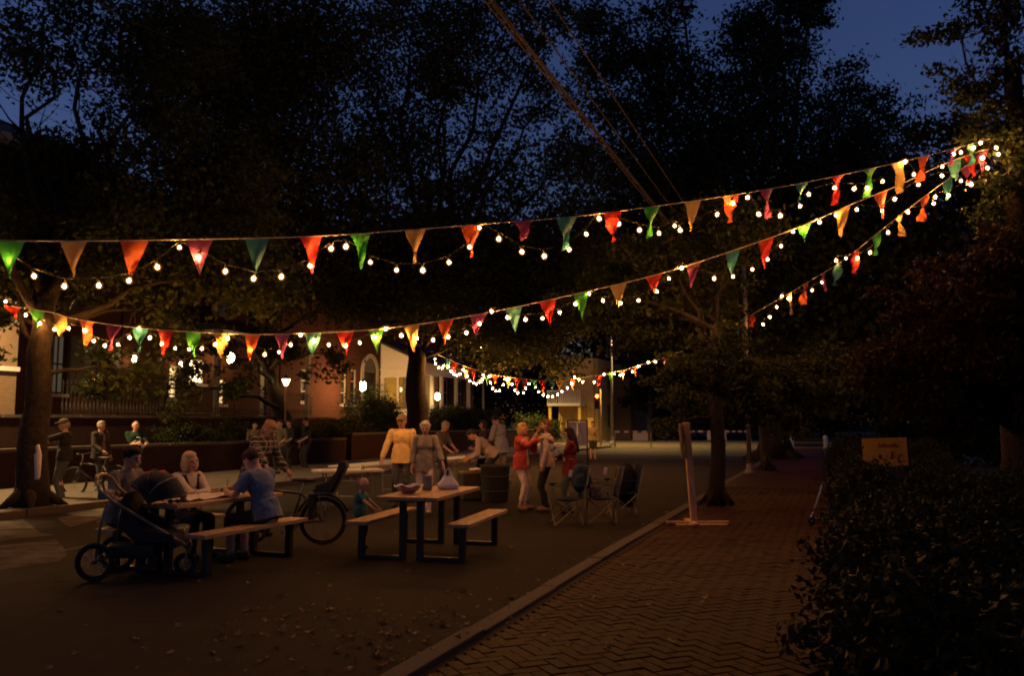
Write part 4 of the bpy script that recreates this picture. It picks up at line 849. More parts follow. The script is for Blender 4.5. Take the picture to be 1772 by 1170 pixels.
    # --- face and hair
    for s_ in (-1, 1):
        MB().ell((hc+H @ V((s_*.031, .083, .006)))*k, tuple(q*k for q in (.018, .01, .01)), H, 8, 6).build('eye', 'black', root, True)
        MB().ell((hc+H @ V((s_*.031, .086, .028)))*k, tuple(q*k for q in (.026, .009, .007)), H, 8, 5).build('eyebrow', cloth(hair), root, True)
    MB().ell((hc+H @ V((0, .086, -.066)))*k, tuple(q*k for q in (.027, .008, .008)), H, 8, 5).build('mouth', 'darkred', root, True)
    hr = MB()
    def he(c, r): hr.ell(hc+H @ V(c), r, H)
    he((0, -.022, .028), (.086, .095, .1)); he((0, .01, .075), (.07, .075, .05))
    if style == 'curly':
        for q in range(16): a = q*2.4; he((.07*math.cos(a), -.03+.05*math.sin(a), .03+.07*((q % 4)/4)), (.035, .035, .035))
    if style in ('bob', 'long', 'pony'): 
        he((0, -.05, -.03), (.085, .07, .11))
        if style != 'pony':
            for s_ in (-1, 1): he((s_*.078, -.01, -.035), (.03, .06, .09))
    if style == 'long':
        he((0, -.08, -.16), (.1, .055, .16)); he((0, -.09, -.28), (.085, .04, .12))
        for s_ in (-1, 1): he((s_*.08, -.03, -.12), (.035, .05, .1))
    if style == 'pony': he((-.01, -.115, .06), (.04, .05, .04)); he((0, -.13, .0), (.035, .035, .08))
    if style == 'bun': he((0, -.1, .045), (.042, .04, .04)); he((0, -.05, -.03), (.083, .065, .1))
    if style == 'thin': hr = MB(); he((0, -.035, .005), (.083, .085, .085))
    fin('hair', [(hr, vox*.8, 1, None)], cloth(hair), root)
    if style == 'beard' or style == 'longbeard':
        hr = MB(); he((0, .045, -.075), (.058, .05, .05)); he((0, -.05, -.06), (.08, .06, .1)); fin('beard', [(hr, vox*.8, 1, lambda p: (H.transposed() @ (p-hc)).z < -.045 or (H.transposed() @ (p-hc)).y < .0)], cloth(hair), root)
    if cap:
        cm = MB(); cm.ell(hc+H @ V((0, -.005, .045)), (.09, .105, .085), H); cm.ell(hc+H @ V((0, .11, .05)), (.07, .07, .012), H)
        fin('cap', [(cm, vox*.8, 1, lambda p: (H.transposed() @ (p-hc)).z > .028)], cloth(cap), root)
    return root
def gp(u, Y): return V(((u-886)/F*Y*1.0, Y, 0))
near, midv, farv = .0105, .013, .018
# ---- standing around the far tables
yellowman = person('man in yellow shirt and brown cap resting a hand on the folding table', gp(697, 17.0), 183, 1.80, hands=[(-.27, .12, .84), (.36, .2, .86)], head=(-.1, .15, 0), shirt=(.72, .52, .22), sleeve=.97, pants=(.05, .06, .08), hair=(.2, .17, .14), style='thin', cap=(.24, .17, .1), vox=near, hem=-.1, fat=1.1, baggy=.02)
person('woman with short grey hair, grey sweater and white trousers walking', gp(737, 16.0), 178, 1.68, True, hands=[(-.36, .16, .88), (.25, .08, .80)], feet=[(-.08, .18, 0), (.09, -.12, .03)], head=(-.25, 0, 0), shirt=(.27, .23, .2), sleeve=.85, pants=(.62, .5, .43), hair=(.52, .46, .38), style='curly', shoe=(.35, .25, .18), vox=near, hem=-.16, fat=1.08, baggy=.022)
person('woman in dark top serving at the far folding table', gp(763, 21.0), 120, 1.70, True, lean=.12, hands=[(-.05, .42, 1.02), (.2, .4, 1.0)], head=(-.45, .1, 0), shirt=(.13, .1, .09), sleeve=.6, pants=(.03, .03, .04), hair=(.32, .25, .18), vox=midv, hem=-.12)
person('man in pale pink shirt bending over the table beside the bins', gp(846, 19.6), 268, 1.74, lean=.8, py=-.12, pz=.9, hands=[(-.15, .45, .82), (.15, .5, .84)], head=(-.5, 0, 0), shirt=(.4, .3, .29), sleeve=.97, pants=(.02, .02, .025), hair=(.04, .03, .025), vox=midv, hem=-.03)
person('dark haired person half hidden behind the bending man', gp(838, 23.5), 250, 1.70, hands=[(-.2, .3, 1.0), (.2, .3, 1.0)], shirt=(.05, .03, .03), pants=(.02, .02, .02), hair=(.05, .025, .015), vox=farv, style='bob')
person('tall man in striped pale shirt and beige shorts turned away', gp(868, 23.3), 300, 1.88, lean=.18, hands=[(-.1, .4, 1.05), (.15, .42, 1.0)], head=(-.6, .2, 0), shirt=(.4, .37, .34), sleeve=.55, pants=(.45, .37, .27), leg=.48, hair=(.03, .02, .02), shoe=(.3, .25, .2), vox=midv, hem=-.18, feet=[(-.1, 0, 0), (.12, -.15, .02)], baggy=.03)
person('blonde woman in coral red jacket and cropped white trousers raising both hands', gp(903, 16.5), 120, 1.64, True, hands=[(-.14, .22, 1.36), (.16, .48, 1.42)], elb=[(-.6, .2, -1), (.5, -.1, -1)], head=(.05, -.1, 0), shirt=(.6, .5, .42), sleeve=.3, jacket=(.52, .07, .05), pants=(.78, .64, .46), leg=.86, hair=(.42, .27, .11), style='bob', shoe=(.2, .1, .06), vox=near, feet=[(-.14, 0, 0), (.14, .04, 0)])
person('bearded long haired man in raglan shirt drinking beside the red jacket', gp(946, 16.3), 272, 1.71, hands=[(.0, .14, 1.5), (.24, .06, .8)][::-1] if False else [(-.24, .08, .82), (.02, .17, 1.5)], elb=[(-.4, -1, -.2), (.5, .6, -1)], head=(.05, 0, 0), shirt=(.55, .42, .34), sleeve=.9, pants=(.02, .022, .03), hair=(.14, .07, .035), style='longbeard', shoe=(.2, .12, .08), vox=near, hem=-.09, fat=1.05)
mum = person('dark haired woman in red plaid shirt carrying a baby', gp(985, 15.9), 275, 1.56, True, lean=-.08, hands=[(.12, .26, 1.08), (-.02, .27, 1.18)], elb=[(-.7, -.3, -1), (.7, -.3, -1)], head=(-.25, 0, 0), shirt=plaid('red_plaid', (.33, .02, .02), (.1, .02, .02), (.09, .01, .01), 16), sleeve=.95, pants=(.09, .1, .07), hair=(.018, .012, .01), style='long', vox=near, hem=-.17)
baby = person('baby in grey top held against the red plaid shirt', V((mum.location.x-.27, mum.location.y-.06, .86)), 75, .62, pz=.55, lean=-.35, hands=[(-.3, .25, 1.05), (.3, .3, 1.0)], feet=[(-.22, .38, .22), (.2, .42, .2)], head=(.1, 0, .2), shirt=(.4, .36, .36), pants=(.17, .24, .27), leg=.7, hair=(.25, .17, .1), style='thin', shoe=(.3, .25, .2), vox=.016, fat=1.4, hs=1.7)
person('woman standing alone near the notice board, hands together at her chest', gp(1025, 38), 182, 1.68, True, hands=[(-.06, .24, 1.2), (.06, .24, 1.2)], shirt=(.3, .25, .14), sleeve=.55, pants=(.03, .03, .03), leg=.5, hair=(.05, .03, .02), shoe=(.1, .1, .1), vox=farv)
# ---- at the left picnic table
TA = (-3.595, 10.38, R(22)); TB = (-1.03, 11.27, R(14))
def tloc(Tb, l, w_, z=0):
    x, y, a = Tb; return V((x+l*math.sin(a)+w_*math.cos(a), y+l*math.cos(a)-w_*math.sin(a), z))
sitf = [(-.12, .42, 0), (.12, .4, 0)]
person('young man in blue tee shirt seated on the bench writing at the table', tloc(TA, .28, .64), 292, 1.76, lean=.28, pz=.56, hands=[(-.12, .5, .82), (.14, .46, .83)], elb=[(-.6, -.1, -1), (.6, -.1, -1)], feet=sitf, head=(-.55, 0, 0), shirt=(.15, .2, .28), sleeve=.34, pants=(.06, .03, .025), leg=.6, hair=(.03, .018, .012), shoe=(.08, .05, .03), vox=near, kneehint=(0, .5, 1), baggy=.02)
person('smiling blonde woman in navy vest and cream sleeves leaning on the table', tloc(TA, .3, -.66), 124, 1.66, True, lean=.22, pz=.56, hands=[(.1, .38, .83), (-.12, .4, .82)], elb=[(-1, .2, -.5), (1, .2, -.5)], feet=sitf, head=(.02, 0, .1), vestc=(.012, .014, .025), shirt=(.6, .52, .4), sleeve=.97, jacket=None, pants=(.012, .015, .022), hair=(.55, .42, .22), style='bob', vox=near, kneehint=(0, .5, 1))
person('boy with dark spiky hair in grey shirt seated behind the stroller', tloc(TA, -.66, -.66), 108, 1.74, lean=.12, pz=.58, hands=[(-.16, .36, .8), (.16, .36, .8)], feet=sitf, head=(-.25, 0, 0), shirt=(.17, .15, .14), sleeve=.4, pants=(.03, .03, .03), hair=(.014, .01, .008), style='curly', vox=near, kneehint=(0, .5, 1))
vest = MB()
person('woman in plaid shirt with hair tied up leaning over the table', gp(452, 12.7), 120, 1.76, True, lean=.38, py=-.1, hands=[(-.28, .3, .92), (.34, .55, .95)], head=(-.55, 0, 0), shirt=plaid('dark_plaid', (.05, .045, .05), (.5, .42, .3), (.02, .02, .022), 13), sleeve=.95, pants=(.02, .02, .03), hair=(.36, .22, .1), style='bun', vox=near, hem=-.14, baggy=.02)
person('small child in teal tee shirt standing at the picnic bench', V((-1.98, 11.5, 0)), 100, .88, hands=[(-.2, .45, 1.0), (.2, .5, 1.0)], head=(-.3, .35, 0), shirt=(.03, .12, .13), sleeve=.3, pants=(.015, .017, .02), hair=(.3, .18, .09), style='thin', vox=.017, fat=1.35, hs=1.55)
# ---- along the far sidewalk
person('man in black shirt and jeans reaching an arm to the tree', gp(118, 17.9), 262, 1.72, hands=[(-.2, .55, 1.22), (.15, .62, 1.2)], head=(-.1, 0, 0), shirt=(.012, .012, .015), sleeve=.45, pants=(.06, .07, .08), hair=(.4, .3, .18), style='thin', cap=(.1, .08, .05), vox=midv)
person('man in dark jacket looking across the street beside the parked bicycle', gp(178, 21.0), 110, 1.68, hands=[(-.26, .1, .82), (.22, .3, 1.0)], shirt=(.15, .12, .1), jacket=(.03, .022, .018), pants=(.03, .03, .03), hair=(.3, .24, .17), vox=midv)
gt = person('man in green tee shirt with a white logo gesturing', gp(238, 22.0), 150, 1.68, hands=[(-.2, .35, 1.1), (-.02, .3, 1.15)], head=(0, -.2, 0), shirt=(.008, .035, .02), sleeve=.4, pants=(.02, .02, .03), hair=(.35, .27, .18), style='thin', vox=midv, fat=1.1)
lgm = MB(); lgm.tube([(-.05+.06*math.cos(a), .146, 1.2+.06*math.sin(a)) for a in [R(60+q*24) for q in range(11)]], .014, 6); lgm.tube([(.0, .146, 1.18), (.05, .144, 1.14), (.08, .14, 1.15)], .012, 6); lgm.build('logo', 'white', gt)
for (u, Y, fc, hh, sh_, lab) in ((443, 29, 150, 1.66, (.14, .1, .07), 'person in brown top at the edge of the dark group by the wall'), (487, 28, 200, 1.72, (.1, .085, .06), 'person in grey tee shirt chatting in the dark group'), (503, 29.3, 220, 1.74, (.02, .02, .02), 'person in black chatting at the centre of the dark group'), (532, 29.5, 230, 1.8, (.016, .014, .014), 'tall person in long black coat at the right of the dark group')):
    person(lab, gp(u, Y), fc, hh, hands=[(-.2, .25, 1.0), (.25, .1, .82)], shirt=sh_, sleeve=.6, pants=(.02, .02, .022), hair=(.03, .02, .015), vox=farv)

# ================================================================== FURNITURE AND OBJECTS
def picnic(label, Tb):
    x, y, a = Tb; t = thing('picnic_table', label, 'picnic table', (x, y, 0), -a)
    def top(name, w0, wd, n, z, th=.045):
        pw = wd/n
        for i in range(n): MB().box((w0-wd/2+pw*(i+.5), random.uniform(-.004, .004), z-th/2), (pw-.006, 1.83, th), bev=.006).build(name, 'wood', t)
    top('table_board', 0, .78, 5, .76); top('bench_board', -.64, .28, 2, .46); top('bench_board', .64, .28, 2, .46)
    for s_ in (-1, 1):
        for e in (-.72, .72):
            f_ = MB(); xb, xt = s_*.64, s_*.11
            f_.box((xb, e, .21), (.07, .07, .405)); f_.box((xt, e, .36), (.07, .07, .705)); f_.box(((xb+xt)/2, e, .0255), (abs(xb-xt)-.073, .07, .045)); f_.build('leg_frame', 'darkmetal', t)
        MB().box((s_*.64, 0, .402), (.05, 1.36, .016)).build('bench_rail', 'darkmetal', t)
    MB().box((0, -.72, .7), (.6, .06, .02)).build('top_rail', 'darkmetal', t); MB().box((0, .72, .7), (.6, .06, .02)).build('top_rail', 'darkmetal', t)
    return t
picnic('wooden picnic table crowded by the blue shirted man and blonde woman', TA)
picnic('wooden picnic table with the white shopping bag on top', TB)
def put(Tb, l, w_, z=.762): return tloc(Tb, l, w_, z)
# things on the right table
t = thing('snack_bowl', 'shallow brown bowl lined with printed paper on the picnic table', 'bowl', put(TB, -.42, -.16))
MB().lathe((0, 0, 0), [(.06, 0), (.075, .006), (.12, .05), (.165, .085), (.17, .085), (.12, .042), (.07, .012), (.01, .01)], 24).build('bowl', 'wood', t, True)
lp_ = MB(); n = 20
for r_, z in ((.02, .05), (.1, .07), (.185, .1)):
    for k in range(n): a_ = 2*math.pi*k/n; q = r_*(1+.08*math.sin(k*2.3)); lp_.v.append((q*math.cos(a_), q*math.sin(a_), z+(.018*math.sin(k*1.9) if r_ > .15 else .01*math.sin(k*3))))
for r_ in range(2):
    for k in range(n): lp_.f.append((r_*n+k, r_*n+(k+1) % n, (r_+1)*n+(k+1) % n, (r_+1)*n+k))
lp_.f.append(tuple(range(n))); lp_.build('paper_liner', mat('liner', (.6, .58, .66), .7, .3, 25, col2=(.22, .2, .42)), t, True)
jar_m = mat('clearglass', (.75, .72, .65), .08, 0); jb = jar_m.node_tree.nodes['Principled BSDF']; jb.inputs['Transmission Weight'].default_value = .75; jb.inputs['IOR'].default_value = 1.3
t = thing('glass_jar', 'ribbed glass drinking jar beside the white bag', 'jar', put(TB, .1, -.1))
MB().lathe((0, 0, 0), [(.055, 0), (.065, .01), (.066, .13), (.062, .17), (.064, .19), (.058, .19), (.056, .165), (.06, .13), (.058, .02), (.01, .015)], 18).build('jar', jar_m, t, True); MB().tube([(.064, 0, .15), (.1, 0, .14), (.1, 0, .07), (.066, 0, .05)], .008, 6).build('handle', jar_m, t)
t = thing('shopping_bag', 'white plastic shopping bag with looped handles on the picnic table', 'bag', put(TB, .36, .1), R(-10)); t.scale = (.8, .8, .85)
bgm = MB(); n = 24
prof = [(.01, .0, .01), (.16, .1, .002), (.185, .12, .04), (.17, .11, .09), (.11, .07, .145), (.08, .04, .2)]
for (rx, ry, z) in prof:
    for k in range(n): a_ = 2*math.pi*k/n; j = 1+.07*math.sin(k*2.7+z*40)+.04*math.sin(k*5.1); bgm.v.append((rx*j*math.cos(a_), ry*j*math.sin(a_), z+.006*math.sin(k*1.7)*(z > .02)))
for r_ in range(len(prof)-1):
    for k in range(n): bgm.f.append((r_*n+k, r_*n+(k+1) % n, (r_+1)*n+(k+1) % n, (r_+1)*n+k))
bgm.build('bag_body', 'plasticwhite', t, True)
for s_ in (-1, 1):
    hm = MB(); pts = [(-.075, s_*.02, .19), (-.06, s_*.025, .26), (-.03, s_*.02, .31), (0, s_*.015, .325), (.03, s_*.02, .31), (.06, s_*.025, .26), (.075, s_*.02, .19)]
    for i, p in enumerate(pts): wd = [.035, .022, .016, .016, .016, .022, .035][i]; q = V(p); d_ = (V((0, 0, .22))-V((p[0], 0, p[2]))).normalized()*wd; hm.v += [tuple(q), tuple(q+d_)]
    hm.f = [(2*i, 2*i+2, 2*i+3, 2*i+1) for i in range(6)]; hm.build('handle', 'plasticwhite', t, True)
# things on the left table
pp = MB(); nx, ny = 22, 12
for i in range(nx+1):
    for j in range(ny+1): pp.v.append(((i/nx-.5)*.62, (j/ny-.5)*1.0, .004+abs(.016*math.sin(i*1.3+j*.7)+.012*math.sin(j*1.9-i*.8)+random.uniform(-.006, .006))))
pp.f = [(i*(ny+1)+j, (i+1)*(ny+1)+j, (i+1)*(ny+1)+j+1, i*(ny+1)+j+1) for i in range(nx) for j in range(ny)]
o = pp.build('crumpled_paper', 'paper', None, True); o.location = put(TA, -.1, -.05); o.rotation_euler.z = -TA[2]; tag(o, 'crumpled pale pink paper covering the crowded picnic table', 'paper')
t = thing('cup', 'clear plastic cup on the near end of the crowded table', 'cup', put(TA, -.62, .2)); MB().lathe((0, 0, 0), [(.03, 0), (.042, .11), (.04, .11), (.029, .006)], 16).build('cup_wall', jar_m, t, True); MB().lathe((0, 0, 0), [(.029, .007), (.037, .06), (.0, .06)], 14).build('drink', mat('beer', (.5, .25, .05), .2, 0), t)
t = thing('sunglasses', 'dark sunglasses lying at the near edge of the crowded table', 'sunglasses', put(TA, -.78, .22), .4)
for s_ in (-1, 1): MB().ell((s_*.035, 0, .025), (.03, .008, .022)).build('lens', 'black', t, True)
MB().tube([(-.068, 0, .035), (0, .004, .035), (.068, 0, .035)], .004, 6).tube([(-.068, 0, .035), (-.06, .12, .03)], .003, 5).tube([(.068, 0, .035), (.06, .12, .03)], .003, 5).build('frame', 'black', t)
t = thing('pen', 'pen held over the paper by the blue shirted man', 'pen', put(TA, .35, -.02, .84), .5); MB().tube([(0, 0, 0), (.02, .05, .1)], [.002, .005], 6).build('barrel', 'black', t); MB().cyl((0, 0, 0), (-.004, -.01, -.02), .002, .0005, 6).build('tip', 'chrome', t)
# folding tables
def folding(label, x, y, ang, L, Wd=.76, h=.74):
    t = thing('folding_table', label, 'table', (x, y, 0), -R(ang))
    MB().box((0, 0, h-.022), (Wd, L, .044), bev=.012).build('table_top', 'tabletop', t)
    for e in (-1, 1):
        f_ = MB(); ye = e*(L/2-.22)
        for s_ in (-1, 1): f_.tube([(s_*Wd*.4, ye, h-.05), (s_*Wd*.4, ye, .4), (s_*Wd*.36, ye, .012)], .014, 8)
        f_.tube([(-Wd*.37, ye, .1), (Wd*.37, ye, .1)], .011, 6); f_.build('leg', 'galv', t)
        MB().tube([(0, ye, .42), (0, ye-e*.4, h-.06)], .008, 6).tube([(-Wd*.4, ye, .42), (Wd*.4, ye, .42)], .01, 6).build('brace', 'galv', t)
    return t
folding('short folding table behind the bicycle', -3.15, 16.75, 72, 1.3)
folding('long white folding table under the hand of the yellow shirted man', -3.05, 19.2, 20, 2.44)
folding('far folding table where food is being served', -1.25, 22.6, 24, 2.44)
t = thing('serving_tray', 'yellow food tray at the end of the serving table', 'tray', (-1.0, 22.0, .74), .3); MB().lathe((0, 0, 0), [(.16, 0), (.2, .06), (.215, .06), (.215, .065), (.19, .06), (.15, .01), (.01, .01)], 8).build('tray', 'yellow', t); MB().ell((0, 0, .03), (.15, .15, .05)).build('food', 'paper', t, True)
t = thing('foil_pan', 'foil pan standing on the long folding table', 'pan', (-2.75, 19.6, .742), .2); MB().box((0, 0, .004), (.3, .22, .008)).build('base', 'foil', t)
for sx, sy, dx, dy in ((.16, 0, .01, .26), (-.16, 0, .01, .26), (0, .125, .33, .01), (0, -.125, .33, .01)): MB().box((sx, sy, .03), (dx, dy, .06)).build('side', 'foil', t)
t = thing('candle_jar', 'small lit candle jar on the short folding table', 'candle', (-2.85, 16.7, .742)); MB().lathe((0, 0, 0), [(.03, 0), (.035, .01), (.035, .08), (.031, .08), (.03, .012)], 12).build('jar', jar_m, t, True); MB().ell((0, 0, .05), (.008, .008, .018)).build('flame', 'lampwarm', t)
# bins and cooler
t = thing('litter_bin', 'dark round litter bin beside the bending man', 'bin', gp(857, 18.2)); MB().lathe((0, 0, 0), [(.25, 0), (.27, .02), (.3, .7), (.32, .72), (.32, .76), (.28, .76), (.24, .1), (.01, .08)], 22).build('barrel', 'charcoal', t, True)
for z in (.2, .5): MB().lathe((0, 0, z), [(.27+z*.05, 0), (.285+z*.05, .01), (.285+z*.05, .03), (.27+z*.05, .04)], 22).build('band', 'black', t)
t = thing('cooler_box', 'brown cooler box with white napkins on its lid', 'cooler', gp(822, 18.6), .3); MB().box((0, 0, .28), (.62, .42, .5), bev=.03).build('tub', 'charcoal', t); MB().box((0, 0, .57), (.64, .44, .07), bev=.02).build('lid', mat('coolerlid', (.12, .07, .04), .6, .1, 8), t); MB().tube([(-.33, 0, .45), (-.36, 0, .5), (-.36, 0, .55)], .012, 6).tube([(.33, 0, .45), (.36, 0, .5), (.36, 0, .55)], .012, 6).build('handle', 'black', t)
npk = MB(); npk.ell((0, 0, .03), (.15, .12, .03)); npk.v = [(x, y, max(.0, z+random.uniform(-.012, .012))) for x, y, z in npk.v]; o = npk.build('napkins', 'paper'); o.location = gp(824, 18.6)+V((0, 0, .607)); tag(o, 'loose white napkins heaped on the cooler lid', 'napkins')
# camp chairs: crossed tube legs, sling seat, high back, arm rests
def campchair(label, loc, face, fab='navy', group=None):
    t = thing('camp_chair', label, 'chair', loc, -R(face), group); fr = MB()
    w_, d_, sh_ = .25, .23, .42
    for s_ in (-1, 1):
        MB().tube([(s_*w_, -d_, .012), (s_*w_, d_, sh_)], .009, 6).tube([(s_*w_, d_, .012), (s_*w_, -d_, sh_-.02)], .009, 6).build('side_legs', 'champagne', t)
        MB().tube([(s_*(w_+.01), -d_, .012+.0), (s_*(w_+.01), -d_-.02, .45), (s_*(w_+.02), -d_-.12, .9)], .01, 7).build('back_post', 'champagne', t)
        MB().tube([(s_*(w_+.01), d_+.01, .3), (s_*(w_+.03), d_+.03, .62)], .009, 6).build('arm_post', 'champagne', t)
        ar = MB(); ar.box((s_*(w_+.035), -.02, .635), (.07, .52, .012), bev=.004); ar.build('arm_rest', fab, t)
    for e in (-1, 1): MB().tube([(-w_, e*d_, .012), (w_, e*d_, sh_-.01)], .009, 6).tube([(w_, e*d_, .012), (-w_, e*d_, sh_-.01)], .009, 6).build('cross_legs', 'champagne', t)
    st_ = MB(); n = 8
    for i in range(n+1):
        for j in range(n+1): x, y = (i/n-.5)*2*w_, (j/n-.5)*2*(d_+.02); st_.v.append((x, y, sh_-.05*math.cos(x/w_*1.4)*math.cos(y/d_*1.3)+.005))
    st_.f = [(i*(n+1)+j, (i+1)*(n+1)+j, (i+1)*(n+1)+j+1, i*(n+1)+j+1) for i in range(n) for j in range(n)]; so_ = st_.build('seat', fab, t, True)
    so_.modifiers.new('t', 'SOLIDIFY').thickness = .008
    bk = MB()
    for i in range(n+1):
        for j in range(n+1): x, z = (i/n-.5)*2*(w_+.015), .4+.52*j/n; bk.v.append((x, -d_-.02-.115*max(0, (z-.45)/.45)-.04*math.cos(x/w_*1.4), z))
    bk.f = st_.f; bo = bk.build('backrest', fab, t, True); bo.modifiers.new('t', 'SOLIDIFY').thickness = .008
    ch_ = MB(); ch_.lathe((w_+.035, d_-.06, .6), [(.035, 0), (.045, .04), (.046, .045)], 10); ch_.build('cup_holder', fab, t)
    return t
c1 = campchair('navy camp chair in front of the plaid shirted mother', gp(978, 14.2), 262)
c2 = campchair('navy camp chair with papers left on its seat', gp(1037, 14.4), 268)
c3 = campchair('navy camp chair draped with a black coat', gp(1072, 15.4), 262)
c4 = campchair('red folding camp chair behind the blonde woman', gp(313, 12.9), 100, 'redfab')
for (u, Y, z, lab) in ((986, 14.05, .82, 'pale tag clipped to the back of the first navy chair'), (1046, 14.3, .85, 'folded white paper on the back of the second navy chair')):
    o = MB().box((0, 0, 0), (.055, .02, .11), bev=.004).build('paper_tag', 'paper'); o.location = gp(u, Y)+V((0, -.02, z)); o.rotation_euler = (.1, .2, .1); tag(o, lab, 'tag')
bp = thing('backpack', 'dark blue backpack hanging behind the first navy chair', 'bag', gp(1004, 14.45)+V((0, 0, .5))); q = MB(); q.ell((0, 0, .22), (.17, .12, .25)); q.ell((0, -.1, .16), (.12, .07, .14)); vs_, fs_2 = remesh(q, .012, 3); MB().add(vs_, fs_2).build('pack', mat('packblue', (.015, .035, .055), .8, .2, 30), bp, True); MB().tube([(-.05, 0, .46), (0, .02, .52), (.05, 0, .46)], .012, 6).build('strap', 'black', bp)
gb_ = thing('tote_bag', 'small striped bag on the second navy chair', 'bag', gp(1028, 14.4)+V((0, 0, .41))); q = MB(); q.box((0, 0, .1), (.2, .12, .2), bev=.03); q.build('bag_body', mat('stripebag', (.45, .3, .28), .8, .3, 30, col2=(.03, .03, .04)), gb_, True); MB().tube([(-.06, 0, .19), (-.05, 0, .3), (.05, 0, .3), (.06, 0, .19)], .008, 6).build('handle', 'black', gb_)
q = MB(); q.ell((0, 0, .62), (.19, .16, .3)); q.ell((.02, .02, .35), (.15, .12, .25)); q.ell((-.1, 0, .5), (.06, .08, .3)); q.ell((.12, .02, .45), (.06, .08, .34)); vs_, fs_2 = remesh(q, .014, 2)
coat = MB().add(vs_, fs_2).build('coat', mat('blackcoat', (.012, .012, .015), .9, .3, 12, .6, bscale=9), None, True); coat.location = gp(1080, 15.6)+V((0, 0, .02)); tag(coat, 'black coat slung over the back of a camp chair', 'coat')
# bicycle
def wheel(parent, c, r, name='wheel', n=24, rim='darkmetal'):
    w_ = bpy.data.objects.new(name, MB().lathe((0, 0, 0), [(.02, -.03), (.025, -.02), (.025, .02), (.02, .03)], 10).mesh('hub', 'chrome')); COL.objects.link(w_); w_.parent = parent; w_.location = c; w_.rotation_euler = (math.pi/2, 0, 0)
    ci = [(math.cos(2*math.pi*k/36)*r, math.sin(2*math.pi*k/36)*r, 0) for k in range(36)]
    MB().tube([V(p)*(1-.02/r) for p in ci], .02, 8, True).build('tyre', 'rubber', w_, True); MB().tube([V(p)*(1-.05/r) for p in ci], .011, 6, True).build('rim', rim, w_, True)
    sp = MB()
    for k in range(n): a_ = 2*math.pi*k/n; sp.tube([(.02*math.cos(a_+.8), .02*math.sin(a_+.8), .015*(-1)**k), (math.cos(a_)*(r-.05), math.sin(a_)*(r-.05), 0)], .0018, 4)
    sp.build('spokes', 'chrome', w_); return w_
def bicycle(label, loc, rz, child=False, r=.31, fc='darkmetal'):
    t = thing('bicycle', label, 'bicycle', loc, rz); rw, fw = V((-.5, 0, r)), V((.5, 0, r)); bb = V((-.08, 0, .28)); stp = V((-.2, 0, .68)); hdt = V((.34, 0, .74)); hdb = V((.38, 0, .6))
    wheel(t, rw, r); wheel(t, fw, r)
    f_ = MB()
    for a_, b_, q in ((bb, stp, .017), (stp, hdt, .016), (bb, hdb, .019), (hdt, hdb, .02)): f_.tube([a_, b_], q, 8)
    for s_ in (-.05, .05): f_.tube([bb+V((0, s_*.6, 0)), rw+V((0, s_*1.3, 0))], .009, 6); f_.tube([stp+V((0, s_*.4, 0)), rw+V((0, s_*1.3, 0))], .008, 6); f_.tube([hdb+V((0, s_*.8, 0)), fw+V((0, s_*1.2, 0))], .011, 6)
    f_.build('frame', fc, t, True)
    MB().tube([stp, V((-.24, 0, .84))], .013, 8).build('seat_post', 'chrome', t); sd = MB(); sd.ell((-.27, 0, .86), (.13, .075, .03)); sd.ell((-.16, 0, .865), (.1, .03, .022)); sd.build('saddle', 'black', t, True)
    MB().tube([hdt, V((.31, 0, .9)), V((.35, 0, .93))], .013, 8).tube([(.25, -.3, .95), (.3, -.2, .96), (.35, 0, .93), (.3, .2, .96), (.25, .3, .95)], .011, 8).build('handlebar', 'chrome', t, True)
    for s_ in (-1, 1): MB().cyl((.26, s_*.28, .952), (.16, s_*.33, .945), .017).build('grip', 'rubber', t)
    cr = MB(); cr.lathe((0, 0, 0), [(.09, -.004), (.095, 0), (.09, .004)], 24); co = cr.build('chainring', 'chrome', t); co.location = bb+V((0, -.05, 0)); co.rotation_euler.x = math.pi/2
    MB().tube([bb+V((0, -.06, 0)), bb+V((.1, -.08, -.13))], .01, 6).tube([bb+V((0, .06, 0)), bb+V((-.1, .08, .13))], .01, 6).build('crank', 'chrome', t)
    for sx, sy, sz in ((.1, -.13, -.13), (-.1, .13, .13)): MB().box(bb+V((sx, sy, sz)), (.09, .08, .02)).build('pedal', 'black', t)
    mg = MB(); mg.tube([rw+V((math.cos(a_)*(r+.03), 0, math.sin(a_)*(r+.03))) for a_ in [R(20+q*14) for q in range(11)]], [.02]*11, 6); mg.build('mudguard', 'black', t, True)
    if child:
        cs = bpy.data.objects.new('child_seat', MB().box((-.52, 0, .73), (.3, .27, .05), bev=.015).mesh('child_seat', 'charcoal')); COL.objects.link(cs); cs.parent = t
        bk_ = MB(); bk_.prism([(-.66, .7), (-.6, .7), (-.72, 1.1), (-.8, 1.12), (-.82, 1.05)], 'y', .28); bk_.build('backrest', 'charcoal', cs)
        for s_ in (-1, 1): MB().prism([(-.4, .72), (-.62, .72), (-.76, 1.0), (-.7, 1.0), (-.58, .84), (-.42, .8)], 'y', .02, s_*.145).build('side_wing', 'charcoal', cs); MB().box((-.36, s_*.11, .52), (.08, .07, .34), bev=.015).build('foot_well', 'charcoal', cs)
        rk = MB()
        for s_ in (-.07, .07): rk.tube([rw+V((0, s_, 0)), V((-.62, s_, .68)), V((-.3, s_, .68))], .006, 6); rk.tube([rw+V((0, s_, 0)), V((-.45, s_, .68))], .006, 6)
        rk.build('rack', 'chrome', cs)
    return t
b1 = bicycle('bicycle with a child seat standing behind the bench', (-3.05, 11.85, .0), R(183), True, .32)
b2 = bicycle('dark bicycle parked by the far kerb beside the jacketed man', gp(172, 19.2), R(170), False, .33)
